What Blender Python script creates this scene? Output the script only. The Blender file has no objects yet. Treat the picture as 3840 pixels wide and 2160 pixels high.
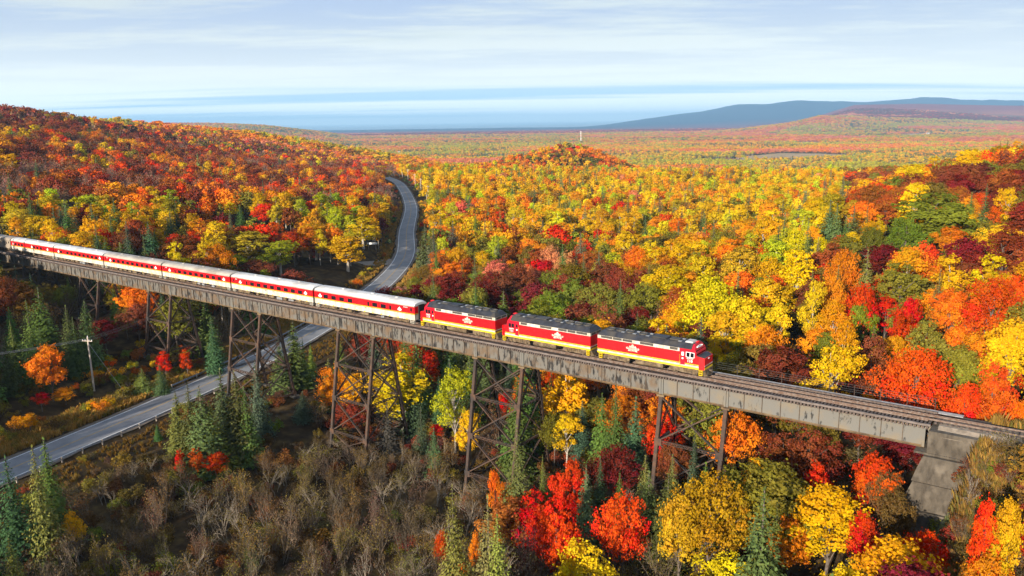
import bpy, math, random, time
_T = time.time()
import numpy as np
from mathutils import Matrix, Vector
# ------------------------------------------------------------------ camera, sky, sun, exposure
F_PX, PITCH, ROLL, CAM_H = 3000.73, 0.20637, -0.01377, 33.289      # pinhole fitted to a 3840 x 2160 picture
XB, YB, ANG, GRADE = 25.656, 100.61, -0.64148, 0.0055             # where the bridge stands and which way it runs
SUN_EL, SUN_AZ = math.radians(15.5), math.radians(180 + 32)          # azimuth clockwise from +Y
K = 3840 / 2576
sc = bpy.context.scene
cpi, spi = math.cos(PITCH), math.sin(PITCH)
cF = np.array([0, cpi, -spi]); cR0 = np.array([1., 0, 0]); cU0 = np.array([0, spi, cpi])
cR = math.cos(ROLL) * cR0 + math.sin(ROLL) * cU0
cU = -math.sin(ROLL) * cR0 + math.cos(ROLL) * cU0
cam_d = bpy.data.cameras.new('camera'); cam = bpy.data.objects.new('camera', cam_d)
sc.collection.objects.link(cam)
cam_d.sensor_width = 36; cam_d.lens = F_PX / 3840 * 36; cam_d.clip_start = 1; cam_d.clip_end = 200000
cam.matrix_world = Matrix(((cR[0], cU[0], -cF[0], 0), (cR[1], cU[1], -cF[1], 0), (cR[2], cU[2], -cF[2], CAM_H), (0, 0, 0, 1)))
sc.camera = cam
sc.view_settings.view_transform = 'Standard'; sc.view_settings.look = 'None'
sc.view_settings.exposure = 0.98; sc.view_settings.gamma = 1.0
sc.render.engine = 'CYCLES'
cy = sc.cycles
cy.max_bounces = 3; cy.diffuse_bounces = 1; cy.glossy_bounces = 1; cy.transmission_bounces = 2
cy.transparent_max_bounces = 4; cy.volume_bounces = 0
cy.use_adaptive_sampling = True; cy.adaptive_threshold = 0.02

W = bpy.data.worlds.new('World'); sc.world = W; W.use_nodes = True
nt = W.node_tree; N = nt.nodes; L = nt.links; N.clear()
def nd(t, **kw):
    n = N.new(t)
    for a, b in kw.items(): setattr(n, a, b)
    return n
def mth(op, a, b=None, c=None, clamp=False):
    n = N.new('ShaderNodeMath'); n.operation = op; n.use_clamp = clamp
    for i, v in enumerate((a, b, c)):
        if v is None: continue
        if isinstance(v, (int, float)): n.inputs[i].default_value = v
        else: L.new(v, n.inputs[i])
    return n.outputs[0]
out = nd('ShaderNodeOutputWorld'); bg = nd('ShaderNodeBackground'); bg.inputs[1].default_value = 0.044
sky = nd('ShaderNodeTexSky', sky_type='NISHITA', sun_disc=False, sun_elevation=SUN_EL, sun_rotation=SUN_AZ)
sky.altitude = 300; sky.air_density = 1.0; sky.dust_density = 0.6; sky.ozone_density = 1.5
tc = nd('ShaderNodeTexCoord'); sep = nd('ShaderNodeSeparateXYZ'); L.new(tc.outputs['Generated'], sep.inputs[0])
zc = mth('MAXIMUM', sep.outputs[2], 0.0)
zz = mth('ADD', zc, 0.035)
cmb = nd('ShaderNodeCombineXYZ')
L.new(mth('DIVIDE', sep.outputs[0], zz), cmb.inputs[0]); L.new(mth('DIVIDE', sep.outputs[1], zz), cmb.inputs[1])
def cloud(scale, sx, sy, lo, hi, detail=6, off=0.0, rough=0.55):
    mp = nd('ShaderNodeMapping'); mp.inputs['Scale'].default_value = (sx, sy, 1); mp.inputs['Location'].default_value = (off, off * .7, off)
    mp.inputs['Rotation'].default_value = (0, 0, 0.06)
    L.new(cmb.outputs[0], mp.inputs[0])
    n = nd('ShaderNodeTexNoise'); n.inputs['Scale'].default_value = scale; n.inputs['Detail'].default_value = detail
    n.inputs['Roughness'].default_value = rough
    L.new(mp.outputs[0], n.inputs['Vector'])
    r = nd('ShaderNodeMapRange', clamp=True, interpolation_type='SMOOTHSTEP'); r.inputs[1].default_value = lo; r.inputs[2].default_value = hi
    L.new(n.outputs[0], r.inputs[0]); return r.outputs[0]
# a thin bright veil (longer path near the horizon) with darker stratus streaks in it
veil = mth('SUBTRACT', 1.0, mth('EXPONENT', mth('MULTIPLY', mth('DIVIDE', 0.17, mth('ADD', zc, 0.02)), -1.0)))
def mixc(f, a, b):
    m = nd('ShaderNodeMix', data_type='RGBA')
    if isinstance(f, (int, float)): m.inputs[0].default_value = f
    else: L.new(f, m.inputs[0])
    for s, v in ((m.inputs[6], a), (m.inputs[7], b)):
        if isinstance(v, tuple): s.default_value = v
        else: L.new(v, s)
    return m.outputs[2]
CS, CLO, CHI, COFF, HOFF = 0.55, 0.40, 0.58, 7.7, 14.4
veilf = mth('MULTIPLY', veil, cloud(0.22, 1.0, 2.2, 0.0, 0.42, off=3.0))
vm = nd('ShaderNodeVectorMath', operation='SCALE'); vm.inputs[0].default_value = (11.0, 11.9, 12.1)
L.new(mth('ADD', 1.0, mth('MULTIPLY', 0.55, mth('EXPONENT', mth('MULTIPLY', zc, -28.0)))), vm.inputs['Scale'])   # the veil is brightest low down, where the path through it is longest
c1 = mixc(veilf, sky.outputs[0], vm.outputs[0])
c1 = mixc(mth('MULTIPLY', cloud(CS, 0.50, 1.0, CLO, CHI, detail=9, off=COFF, rough=.66), mth('MULTIPLY', mth('MULTIPLY', mth('SUBTRACT', zc, 0.035), 9.0, clamp=True), 0.95)), c1, (5.6, 7.2, 10.2, 1))
c1 = mixc(mth('MULTIPLY', cloud(0.16, 0.20, 1.0, 0.50, 0.60, off=HOFF), mth('MULTIPLY', 0.95, mth('SUBTRACT', 1.0, mth('MULTIPLY', zc, 10.0), clamp=True))), c1, (3.2, 7.6, 11.5, 1))
L.new(c1, bg.inputs[0]); L.new(bg.outputs[0], out.inputs[0])

sun_d = bpy.data.lights.new('sun', 'SUN'); sun_d.energy = 5.0; sun_d.angle = math.radians(0.53); sun_d.color = (1.0, 0.89, 0.74)
sun = bpy.data.objects.new('sun', sun_d); sc.collection.objects.link(sun)
sv = Vector((math.sin(SUN_AZ) * math.cos(SUN_EL), math.cos(SUN_AZ) * math.cos(SUN_EL), math.sin(SUN_EL)))
sun.rotation_euler = sv.to_track_quat('Z', 'Y').to_euler(); sun.location = (0, 0, 300)

# ------------------------------------------------------------------ helpers
rng = np.random.default_rng(7); random.seed(7)
COL = sc.collection
def project(P):
    """world points -> (x, y, depth) in units of the 2576-wide view used for measuring the photograph"""
    d = np.asarray(P, float) - np.array([0, 0, CAM_H])
    z = d @ cF
    zs = np.where(np.abs(z) < 1e-3, 1e-3, z)
    return np.stack([(1920 + F_PX * (d @ cR) / zs) / K, (1080 - F_PX * (d @ cU) / zs) / K, z], -1)
def view_ray(vx, vy):
    d = cF * F_PX + cR * (vx * K - 1920) + cU * (1080 - vy * K)
    return d / np.linalg.norm(d)
BD = np.array([math.cos(ANG), math.sin(ANG)]); BN = np.array([math.sin(ANG), -math.cos(ANG)])   # along the bridge; towards the camera side
def b_world(t, off, z=0.0):
    return np.array([XB + t * BD[0] + off * BN[0], YB + t * BD[1] + off * BN[1], z + GRADE * t])
def b_local(X, Y):
    dx = np.asarray(X) - XB; dy = np.asarray(Y) - YB
    return dx * BD[0] + dy * BD[1], dx * BN[0] + dy * BN[1]
BM = Matrix.Translation((XB, YB, 0)) @ Matrix.Rotation(ANG, 4, 'Z') @ Matrix.Rotation(-math.atan(GRADE), 4, 'Y')   # local x = t, local y = -off

def tag(o, label=None, cat=None, group=None, kind=None):
    if label: o['label'] = label
    if cat: o['category'] = cat
    if group: o['group'] = group
    if kind: o['kind'] = kind
    return o
def empty(name, mat=None, parent=None):
    o = bpy.data.objects.new(name, None); COL.objects.link(o); o.empty_display_size = 0.3
    if parent: o.parent = parent
    if mat is not None: o.matrix_local = mat
    return o
class MB:
    def __init__(s): s.v = []; s.f = []
    def add(s, vs, fs):
        n = len(s.v); s.v += [tuple(map(float, p)) for p in vs]; s.f += [tuple(i + n for i in f) for f in fs]; return s
    def box(s, x0, x1, y0, y1, z0, z1):
        return s.add([(x0, y0, z0), (x1, y0, z0), (x1, y1, z0), (x0, y1, z0), (x0, y0, z1), (x1, y0, z1), (x1, y1, z1), (x0, y1, z1)],
                     [(0, 3, 2, 1), (4, 5, 6, 7), (0, 1, 5, 4), (1, 2, 6, 5), (2, 3, 7, 6), (3, 0, 4, 7)])
    def loft(s, rings, cap=True):
        n = len(rings[0]); vs = [p for r in rings for p in r]; fs = []
        for i in range(len(rings) - 1):
            for j in range(n):
                k = (j + 1) % n
                fs.append((i * n + j, i * n + k, (i + 1) * n + k, (i + 1) * n + j))
        if cap: fs += [tuple(range(n - 1, -1, -1)), tuple((len(rings) - 1) * n + j for j in range(n))]
        return s.add(vs, fs)
    def profile_x(s, prof, x0, x1):        # prof: list of (y, z), extruded along x
        return s.loft([[(x0, y, z) for y, z in prof], [(x1, y, z) for y, z in prof]])
    def profile_y(s, prof, y0, y1):        # prof: list of (x, z)
        return s.loft([[(x, y0, z) for x, z in prof], [(x, y1, z) for x, z in prof]])
    def tube(s, p, q, r0, r1=None, n=6, cap=True):
        r1 = r0 if r1 is None else r1
        p = np.array(p, float); q = np.array(q, float); d = q - p; d = d / (np.linalg.norm(d) + 1e-9)
        a = np.cross(d, [0, 0, 1.0]) if abs(d[2]) < .9 else np.cross(d, [1.0, 0, 0])
        a /= np.linalg.norm(a); b = np.cross(d, a)
        R = [[c + r * (math.cos(2 * math.pi * i / n) * a + math.sin(2 * math.pi * i / n) * b) for i in range(n)] for c, r in ((p, r0), (q, r1))]
        return s.loft(R, cap)
    def beam(s, p, q, w, h, up=(0, 0, 1)):
        p = np.array(p, float); q = np.array(q, float); d = q - p; d /= np.linalg.norm(d)
        up = np.array(up, float)
        if abs(d @ up) > .95: up = np.array([1.0, 0, 0])
        a = np.cross(d, up); a /= np.linalg.norm(a); b = np.cross(a, d)
        off = [(-w / 2, -h / 2), (w / 2, -h / 2), (w / 2, h / 2), (-w / 2, h / 2)]
        return s.loft([[c + x * a + y * b for x, y in off] for c in (p, q)])
    def mesh(s, name, mat=None, smooth=False):
        m = bpy.data.meshes.new(name); m.from_pydata(s.v, [], s.f); m.update()
        if mat: m.materials.append(mat)
        if smooth: m.polygons.foreach_set('use_smooth', [True] * len(m.polygons))
        return m
    def build(s, name, mat, parent=None, smooth=False, loc=None):
        o = bpy.data.objects.new(name, s.mesh(name, mat, smooth)); COL.objects.link(o)
        if parent: o.parent = parent
        if loc is not None: o.location = loc
        return o
def place(name, mesh, parent=None, loc=(0, 0, 0), rz=0.0, scale=None):
    o = bpy.data.objects.new(name, mesh); COL.objects.link(o)
    if parent: o.parent = parent
    o.location = loc
    if rz: o.rotation_euler = (0, 0, rz)
    if scale is not None: o.scale = scale
    return o

# ------------------------------------------------------------------ materials
def new_mat(name):
    m = bpy.data.materials.new(name); m.use_nodes = True
    t = m.node_tree; t.nodes.clear(); o = t.nodes.new('ShaderNodeOutputMaterial'); return m, t, o
def lin(t, a, b): t.links.new(a, b)
def pmat(name, c, c2=None, scale=3.0, rough=0.6, metal=0.0, bump=0.0, streak=None, c3=None, lo=.42, hi=.62, spec=0.4, rnd=False, coat=0.0):
    """principled with worn / stained colour variation in object space"""
    m, t, o = new_mat(name)
    p = t.nodes.new('ShaderNodeBsdfPrincipled'); lin(t, p.outputs[0], o.inputs[0])
    p.inputs['Roughness'].default_value = rough; p.inputs['Metallic'].default_value = metal
    p.inputs['Specular IOR Level'].default_value = spec; p.inputs['Coat Weight'].default_value = coat
    p.inputs['Base Color'].default_value = (*c, 1)
    if c2 is not None:
        geo = t.nodes.new('ShaderNodeNewGeometry'); vec = geo.outputs['Position']
        mp = t.nodes.new('ShaderNodeMapping'); lin(t, vec, mp.inputs[0])
        if streak: mp.inputs['Scale'].default_value = streak
        n = t.nodes.new('ShaderNodeTexNoise'); n.inputs['Scale'].default_value = scale; n.inputs['Detail'].default_value = 6
        n.inputs['Roughness'].default_value = .62
        lin(t, mp.outputs[0], n.inputs['Vector'])
        r = t.nodes.new('ShaderNodeMapRange'); r.inputs[1].default_value = lo; r.inputs[2].default_value = hi; lin(t, n.outputs[0], r.inputs[0])
        mx = t.nodes.new('ShaderNodeMix'); mx.data_type = 'RGBA'; lin(t, r.outputs[0], mx.inputs[0])
        mx.inputs[6].default_value = (*c, 1); mx.inputs[7].default_value = (*c2, 1); colr = mx.outputs[2]
        if c3 is not None:
            n2 = t.nodes.new('ShaderNodeTexNoise'); n2.inputs['Scale'].default_value = scale * .33; n2.inputs['Detail'].default_value = 5
            lin(t, vec, n2.inputs['Vector'])
            r2 = t.nodes.new('ShaderNodeMapRange'); r2.inputs[1].default_value = .48; r2.inputs[2].default_value = .66; lin(t, n2.outputs[0], r2.inputs[0])
            m2 = t.nodes.new('ShaderNodeMix'); m2.data_type = 'RGBA'; lin(t, r2.outputs[0], m2.inputs[0]); lin(t, colr, m2.inputs[6])
            m2.inputs[7].default_value = (*c3, 1); colr = m2.outputs[2]
        lin(t, colr, p.inputs['Base Color'])
        if bump:
            b = t.nodes.new('ShaderNodeBump'); b.inputs['Strength'].default_value = bump; b.inputs['Distance'].default_value = .05
            lin(t, n.outputs[0], b.inputs['Height']); lin(t, b.outputs[0], p.inputs['Normal'])
    return m
def leaf_mat(name, source, hue=(.484, .515), trans=0.28):
    """foliage: colour comes from the tree (object colour) or from the scattered point (tint), jittered leaf by leaf"""
    m, t, o = new_mat(name)
    if source == 'object':
        c = t.nodes.new('ShaderNodeObjectInfo').outputs['Color']
    else:
        a = t.nodes.new('ShaderNodeAttribute'); a.attribute_type = 'INSTANCER'; a.attribute_name = 'tint'; c = a.outputs['Color']
    v = t.nodes.new('ShaderNodeAttribute'); v.attribute_name = 'leafvar'
    sp = t.nodes.new('ShaderNodeSeparateColor'); lin(t, v.outputs['Color'], sp.inputs[0])
    h = t.nodes.new('ShaderNodeHueSaturation'); lin(t, c, h.inputs['Color'])
    r1 = t.nodes.new('ShaderNodeMapRange'); r1.inputs[3].default_value = hue[0]; r1.inputs[4].default_value = hue[1]; lin(t, sp.outputs[0], r1.inputs[0]); lin(t, r1.outputs[0], h.inputs['Hue'])
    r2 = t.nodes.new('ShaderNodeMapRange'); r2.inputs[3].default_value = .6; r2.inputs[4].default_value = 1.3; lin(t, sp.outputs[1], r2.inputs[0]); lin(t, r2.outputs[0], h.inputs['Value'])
    d = t.nodes.new('ShaderNodeBsdfDiffuse'); tr = t.nodes.new('ShaderNodeBsdfTranslucent'); mx = t.nodes.new('ShaderNodeMixShader')
    mx.inputs[0].default_value = trans
    lin(t, h.outputs[0], d.inputs[0]); lin(t, h.outputs[0], tr.inputs[0]); lin(t, d.outputs[0], mx.inputs[1]); lin(t, tr.outputs[0], mx.inputs[2]); lin(t, mx.outputs[0], o.inputs[0])
    return m
M = dict(
    red=pmat('red_paint', (.60, .006, .010), (.40, .008, .012), 1.1, .42, streak=(1, 1, .35), spec=.35, lo=.45, hi=.72),
    crimson=pmat('crimson_paint', (.52, .006, .022), (.44, .006, .02), 1.2, .4),
    yellow=pmat('yellow_paint', (.78, .55, .01), (.50, .34, .03), 2.0, .5),
    cream=pmat('cream_paint', (.58, .53, .45), (.40, .355, .28), 1.6, .55, streak=(1, 1, .3)),
    black=pmat('black_paint', (.012, .012, .012), rough=.5),
    white=pmat('white_paint', (.82, .82, .8), rough=.5),
    roofgrey=pmat('dark_roof_paint', (.028, .031, .042), (.016, .016, .020), 1.5, .55, c3=(.055, .048, .040)),
    grille=pmat('dark_grille', (.045, .04, .035), (.09, .08, .065), 8, .6, streak=(6, 6, .4)),
    silver=pmat('weathered_white_roof', (.40, .36, .31), (.32, .285, .24), .8, .5, streak=(.5, .5, 1), c3=(.25, .22, .18)),
    silver_bright=pmat('clean_white_roof', (.60, .59, .57), (.50, .49, .47), .8, .5, c3=(.40, .38, .35)),
    coachgrey=pmat('grey_steel', (.25, .20, .15), (.33, .28, .22), 2, .5, streak=(.3, .3, 3)),
    glass=pmat('dark_window_glass', (.012, .012, .016), rough=.12, spec=.6),
    underframe=pmat('dusty_underframe', (.14, .095, .05), (.06, .042, .025), 3, .85, c3=(.20, .15, .09)),
    wheel=pmat('wheel_steel', (.10, .07, .045), (.04, .03, .025), 5, .7),
    girder=pmat('stained_girder_paint', (.125, .115, .100), (.014, .013, .013), 1.6, .75, streak=(1.2, 1.2, .36), c3=(.12, .080, .048), lo=.49, hi=.58),
    girder_clean=pmat('pale_girder_paint', (.140, .134, .120), (.022, .021, .020), 1.6, .75, streak=(1.2, 1.2, .45), lo=.575, hi=.65, c3=(.17, .14, .10)),
    flange=pmat('rusty_flange', (.15, .092, .042), (.07, .046, .028), 1.2, .85, c3=(.18, .13, .07)),
    stiff=pmat('dark_stiffener', (.07, .055, .042), (.13, .09, .06), 2, .85),
    tower=pmat('rusty_tower_steel', (.050, .034, .026), (.095, .048, .028), 1.0, .85, c3=(.028, .023, .021)),
    tie=pmat('creosote_timber', (.07, .05, .042), (.13, .10, .085), 4, .9),
    walkway=pmat('weathered_walkway_plank', (.34, .33, .33), (.24, .22, .21), 2, .85),
    guard=pmat('guard_timber', (.17, .14, .125), (.09, .07, .06), 3, .9, streak=(.4, .4, 2)),
    rail=pmat('rail_steel', (.14, .085, .06), (.22, .17, .14), 3, .5, metal=.3),
    concrete=pmat('old_concrete', (.092, .076, .057), (.034, .027, .020), 1.7, .97, bump=1.0, streak=(1, 1, .4), c3=(.135, .112, .085), lo=.36, hi=.72),
    asphalt=pmat('asphalt', (.20, .20, .205), (.155, .155, .16), .35, .75, c3=(.235, .23, .225)),
    gravel=pmat('gravel', (.26, .21, .16), (.16, .13, .10), 1.5, .95, bump=.4),
    shoulder=pmat('dusty_shoulder', (.15, .115, .085), (.09, .07, .05), .8, .95, bump=.4),
    roadwhite=pmat('white_road_paint', (.72, .72, .70), (.5, .5, .48), 3, .7),
    roadyellow=pmat('yellow_road_paint', (.48, .30, .08), (.28, .2, .1), 1.5, .8),
    galv=pmat('galvanised_steel', (.34, .35, .36), (.22, .22, .23), 2, .5, metal=.4),
    post=pmat('weathered_post', (.42, .36, .30), (.26, .21, .17), 3, .9),
    pole=pmat('pale_pole_timber', (.58, .49, .40), (.42, .34, .27), 2, .9, streak=(3, 3, .3)),
    wire=pmat('wire', (.10, .10, .10), rough=.6),
    bark=pmat('bark', (.085, .065, .05), (.15, .12, .10), 4, .95),
    birch=pmat('pale_bark', (.46, .41, .34), (.24, .20, .16), 3, .9, streak=(1, 1, 3)),
    paletwig=pmat('pale_twig', (.26, .215, .16), (.13, .10, .075), 3, .95, streak=(1, 1, 3)),
    twig=pmat('grey_twig', (.15, .11, .072), (.075, .054, .038), 2, .95),
    leaf=leaf_mat('leaf', 'object'), leaf_far=leaf_mat('leaf_far', 'instancer'),
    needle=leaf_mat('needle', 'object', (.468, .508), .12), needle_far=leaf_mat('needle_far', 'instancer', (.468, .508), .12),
)

# ------------------------------------------------------------------ terrain
ROAD = np.array([(-122, 20), (-108, 60), (-95, 92), (-86, 115), (-79.5, 131), (-70.3, 154), (-57, 195), (-48.8, 240), (-44.5, 284), (-45, 334), (-54, 411), (-66.5, 532), (-91, 680), (-112, 775), (-150, 880), (-215, 990)], float)
def catmull(P, n=12):
    Q = np.vstack([2 * P[0] - P[1], P, 2 * P[-1] - P[-2]]); o = []
    for i in range(1, len(Q) - 2):
        for k in range(n):
            s = k / n; a, b, c, d = Q[i - 1:i + 3]
            o.append(.5 * (2 * b + (c - a) * s + (2 * a - 5 * b + 4 * c - d) * s * s + (3 * b - a - 3 * c + d) * s ** 3))
    o.append(P[-1]); return np.array(o)
RC = catmull(ROAD)
ROAD_Z = -21.6
SIDE = catmull(np.array([(-47, 318), (-62, 312), (-84, 312), (-112, 322)], float), 8)   # gravel side road
APRON = catmull(np.array([(-42, 345), (-30, 346), (-22, 352)], float), 6)
def pt_seg_dist(X, Y, P):
    best = np.full(np.shape(X), 1e9)
    for a, b in zip(P[:-1], P[1:]):
        d = b - a; l2 = d @ d
        s = np.clip(((X - a[0]) * d[0] + (Y - a[1]) * d[1]) / l2, 0, 1)
        best = np.minimum(best, np.hypot(X - a[0] - s * d[0], Y - a[1] - s * d[1]))
    return best
CP = [(t, o, z, 1) for o, row in {
    0: [(60, -4), (35, -9), (15, -14), (0, -17), (-20, -21), (-35, -24.5), (-65, -26.5), (-85, -24.5), (-98, -22.8), (-112, -21.8), (-130, -19.8), (-162, -15), (-185, -11), (-215, -6), (-260, -2)],
    30: [(60, -11), (35, -15), (10, -20), (-20, -25), (-50, -27), (-80, -25.5), (-97, -22.3), (-130, -19), (-170, -14), (-215, -7), (-270, 0)],
    -30: [(40, -5), (10, -13), (-20, -18), (-60, -22), (-90, -22.5), (-125, -21.8), (-150, -18), (-200, -11), (-260, -4)],
    -80: [(60, -1), (10, -9), (-40, -17), (-90, -21.5), (-140, -21.8), (-170, -19), (-220, -12), (-280, -4)],
    }.items() for t, z in row]
CPX = [(60, 60, -14), (80, 60, -9), (30, 75, -19), (10, 80, -23.5), (-20, 75, -27), (-50, 90, -27), (-78, 92, -24.5), (-120, 110, -17), (-150, 60, -2), (-130, 40, -7), (-170, 115, 4), (-200, 60, 11), (-235, 105, 12),
       (0, 30, -27), (-60, 30, -26), (100, 20, -9), (0, -100, -24), (-200, -50, -8), (200, -50, 0), (-200, 100, -8), (200, 100, 4), (0, -400, -20), (-500, -200, 10), (500, -200, 15),
       (150, 200, 4), (200, 280, 9), (120, 250, 1), (166, 300, 5), (94, 220, -5), (76, 200, -9), (260, 380, 11), (330, 420, 14), (130, 330, -13), (100, 300, -19), (170, 440, -21), (330, 600, -18), (450, 500, 5),
       (0, 300, -22.5), (60, 300, -22), (0, 450, -24), (100, 450, -24), (50, 650, -26), (200, 650, -26), (300, 720, -28), (-20, 800, -26), (0, 980, -28), (72, 1080, -12), (40, 1070, -15), (108, 1075, -16), (-20, 1050, -31), (185, 1060, -50), (72, 960, -31), (75, 1230, -52),
       (180, 800, -33), (400, 820, -40), (250, 960, -66), (500, 950, -70), (0, 1180, -48), (-100, 900, -26), (-30, 1500, -74), (300, 1300, -93), (700, 1200, -95), (0, 2200, -92), (600, 2200, -98), (1200, 2000, -98), (-250, 2000, -75),
       (-162, 300, -9), (-243, 450, 0), (-432, 800, 27), (-92, 270, -17), (-170, 500, -13), (-300, 900, -6), (-442, 1300, 6), (-160, 250, -8), (-256, 400, 6), (-512, 800, 44), (-438, 1500, 0), (-300, 1500, -24),
       (-100, 500, -20), (-140, 700, -19), (-190, 950, -26), (-240, 1200, -34), (-900, 1500, 22), (-700, 2200, -45), (-1200, 2300, -10), (-700, 700, 60), (-900, 1000, 55)]
_cx = np.array([list(b_world(t, o)[:2]) + [z] for t, o, z, _ in CP] + [list(q) for q in CPX], float)
def uv_of(X, Y):
    Yc = Y + 0.0
    r = np.hypot(X, Yc) + 25
    return np.stack([np.arctan2(X, Yc) * 1.0, np.log(r)], -1)
def _k(d2): return d2 * np.log(d2 + 1e-12)
_U = uv_of(_cx[:, 0], _cx[:, 1])
_A = np.zeros((len(_U) + 3,) * 2)
_d2 = ((_U[:, None] - _U[None]) ** 2).sum(-1)
_A[:-3, :-3] = _k(_d2) + np.eye(len(_U)) * 2e-3
_A[:-3, -3] = 1; _A[:-3, -2:] = _U; _A[-3, :-3] = 1; _A[-2:, :-3] = _U.T
_w = np.linalg.solve(_A, np.concatenate([_cx[:, 2], [0, 0, 0]]))
def vnoise(X, Y, s, seed=0):
    """cheap smooth value noise"""
    x = np.asarray(X) / s + seed * 17.3; y = np.asarray(Y) / s - seed * 9.1
    xi = np.floor(x).astype(int); yi = np.floor(y).astype(int); fx = x - xi; fy = y - yi
    fx = fx * fx * (3 - 2 * fx); fy = fy * fy * (3 - 2 * fy)
    def h(a, b):
        v = np.sin(a * 127.1 + b * 311.7 + seed * 74.7) * 43758.5453
        return v - np.floor(v)
    return (h(xi, yi) * (1 - fx) + h(xi + 1, yi) * fx) * (1 - fy) + (h(xi, yi + 1) * (1 - fx) + h(xi + 1, yi + 1) * fx) * fy
def sstep(a, b, x): s = np.clip((x - a) / (b - a), 0, 1); return s * s * (3 - 2 * s)
BLUE = np.array([(-.05, 0), (.10, 8), (.19, 45), (.235, 120), (.28, 232), (.355, 285), (.42, 262), (.46, 268), (.50, 312), (.53, 330), (.575, 240), (.64, 215), (.9, 200), (1.4, 0)], float)
def far_z(X, Y):
    r = np.hypot(X, Y); u = X / np.maximum(Y, 1)
    fr = sstep(0, 800, Y)
    z = -98 + 7 * (vnoise(X, Y, 900, 3) - .5) + 3 * (vnoise(X, Y, 300, 4) - .5)
    z = z - 6 * sstep(5000, 14000, r)
    rough = 1 + .30 * (vnoise(X, Y, 1400, 5) - .5) + .16 * (vnoise(X, Y, 520, 6) - .5) + .06 * (vnoise(X, Y, 200, 7) - .5)
    bl = np.interp(u, BLUE[:, 0], BLUE[:, 1]) + 33
    z = z + fr * (bl + 90) * sstep(.08, .2, u) * np.exp(-((Y - 15500) / 2300) ** 2) * rough
    pu = np.interp(u, [.28, .36, .42, .5, .64, .9, 1.3], [0, 90, 268, 262, 222, 210, 0])
    z = z + fr * pu * np.exp(-((Y - 9800) / 1900) ** 2) * (1 + .25 * (vnoise(X, Y, 900, 8) - .5))
    kn = np.interp(u, [.25, .34, .38, .45, .6], [0, 60, 110, 55, 0])
    z = z + fr * kn * np.exp(-((Y - 7000) / 900) ** 2)
    lf = np.interp(u, [-1.2, -.6, -.36, -.30, -.24, -.19], [190, 150, 132, 112, 60, 0])
    z = z + fr * lf * np.exp(-((Y - 6800) / 1500) ** 2) * (1 + .12 * (vnoise(X, Y, 700, 9) - .5))
    z = z - fr * 40 * sstep(15500, 18500, Y) * (1 - sstep(.10, .3, u))
    return z
def terrain(X, Y):
    X = np.atleast_1d(np.asarray(X, float)); Y = np.atleast_1d(np.asarray(Y, float))
    sh = X.shape; X = X.ravel(); Y = Y.ravel()
    z = np.zeros(len(X))
    r = np.hypot(X, Y)
    near = r < 3200
    for s in range(0, len(X), 20000):
        e = slice(s, s + 20000); q = uv_of(X[e], Y[e])
        z[e] = _k(((q[:, None] - _U[None]) ** 2).sum(-1)) @ _w[:-3] + _w[-3] + q @ _w[-2:]
    z = z + 1.6 * (vnoise(X, Y, 38, 1) - .5) + .7 * (vnoise(X, Y, 13, 2) - .5) + sstep(250, 700, r) * 7 * (vnoise(X, Y, 150, 11) - .5)
    z = np.clip(z, -110, 75)
    f = sstep(1700, 3000, r); f = np.maximum(f, sstep(200, 1200, -Y))
    fz = np.where(Y > 0, far_z(X, np.maximum(Y, 1)), 0.0)
    z = z * (1 - f) + fz * f
    t, o = b_local(X, Y); ao = np.abs(o)
    bed = GRADE * t - .85
    emb = bed - np.maximum(0, ao - 3.4) * .78 - np.maximum(0, 31.6 - t) * 5.0
    z = np.where(t > 20, np.maximum(z, emb), z)
    cut = bed + np.maximum(0, ao - 5.5) * .5
    z = np.where((t > 27) & (ao < 40), np.minimum(z, cut), z)
    emb2 = bed - np.maximum(0, ao - 3.4) * .7 - np.maximum(0, t + 237) * 1.6
    z = np.where(t < -232, np.minimum(np.maximum(z, emb2), cut), z)
    d = pt_seg_dist(X, Y, RC)
    w = 1 - sstep(6.5, 17, d)
    z = z * (1 - w) + (ROAD_Z - .25) * w
    d2 = np.minimum(pt_seg_dist(X, Y, SIDE), pt_seg_dist(X, Y, APRON)); w = 1 - sstep(7.5, 12, d2)
    z = z * (1 - w) + (ROAD_Z - .25) * w
    return z.reshape(sh)

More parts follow.
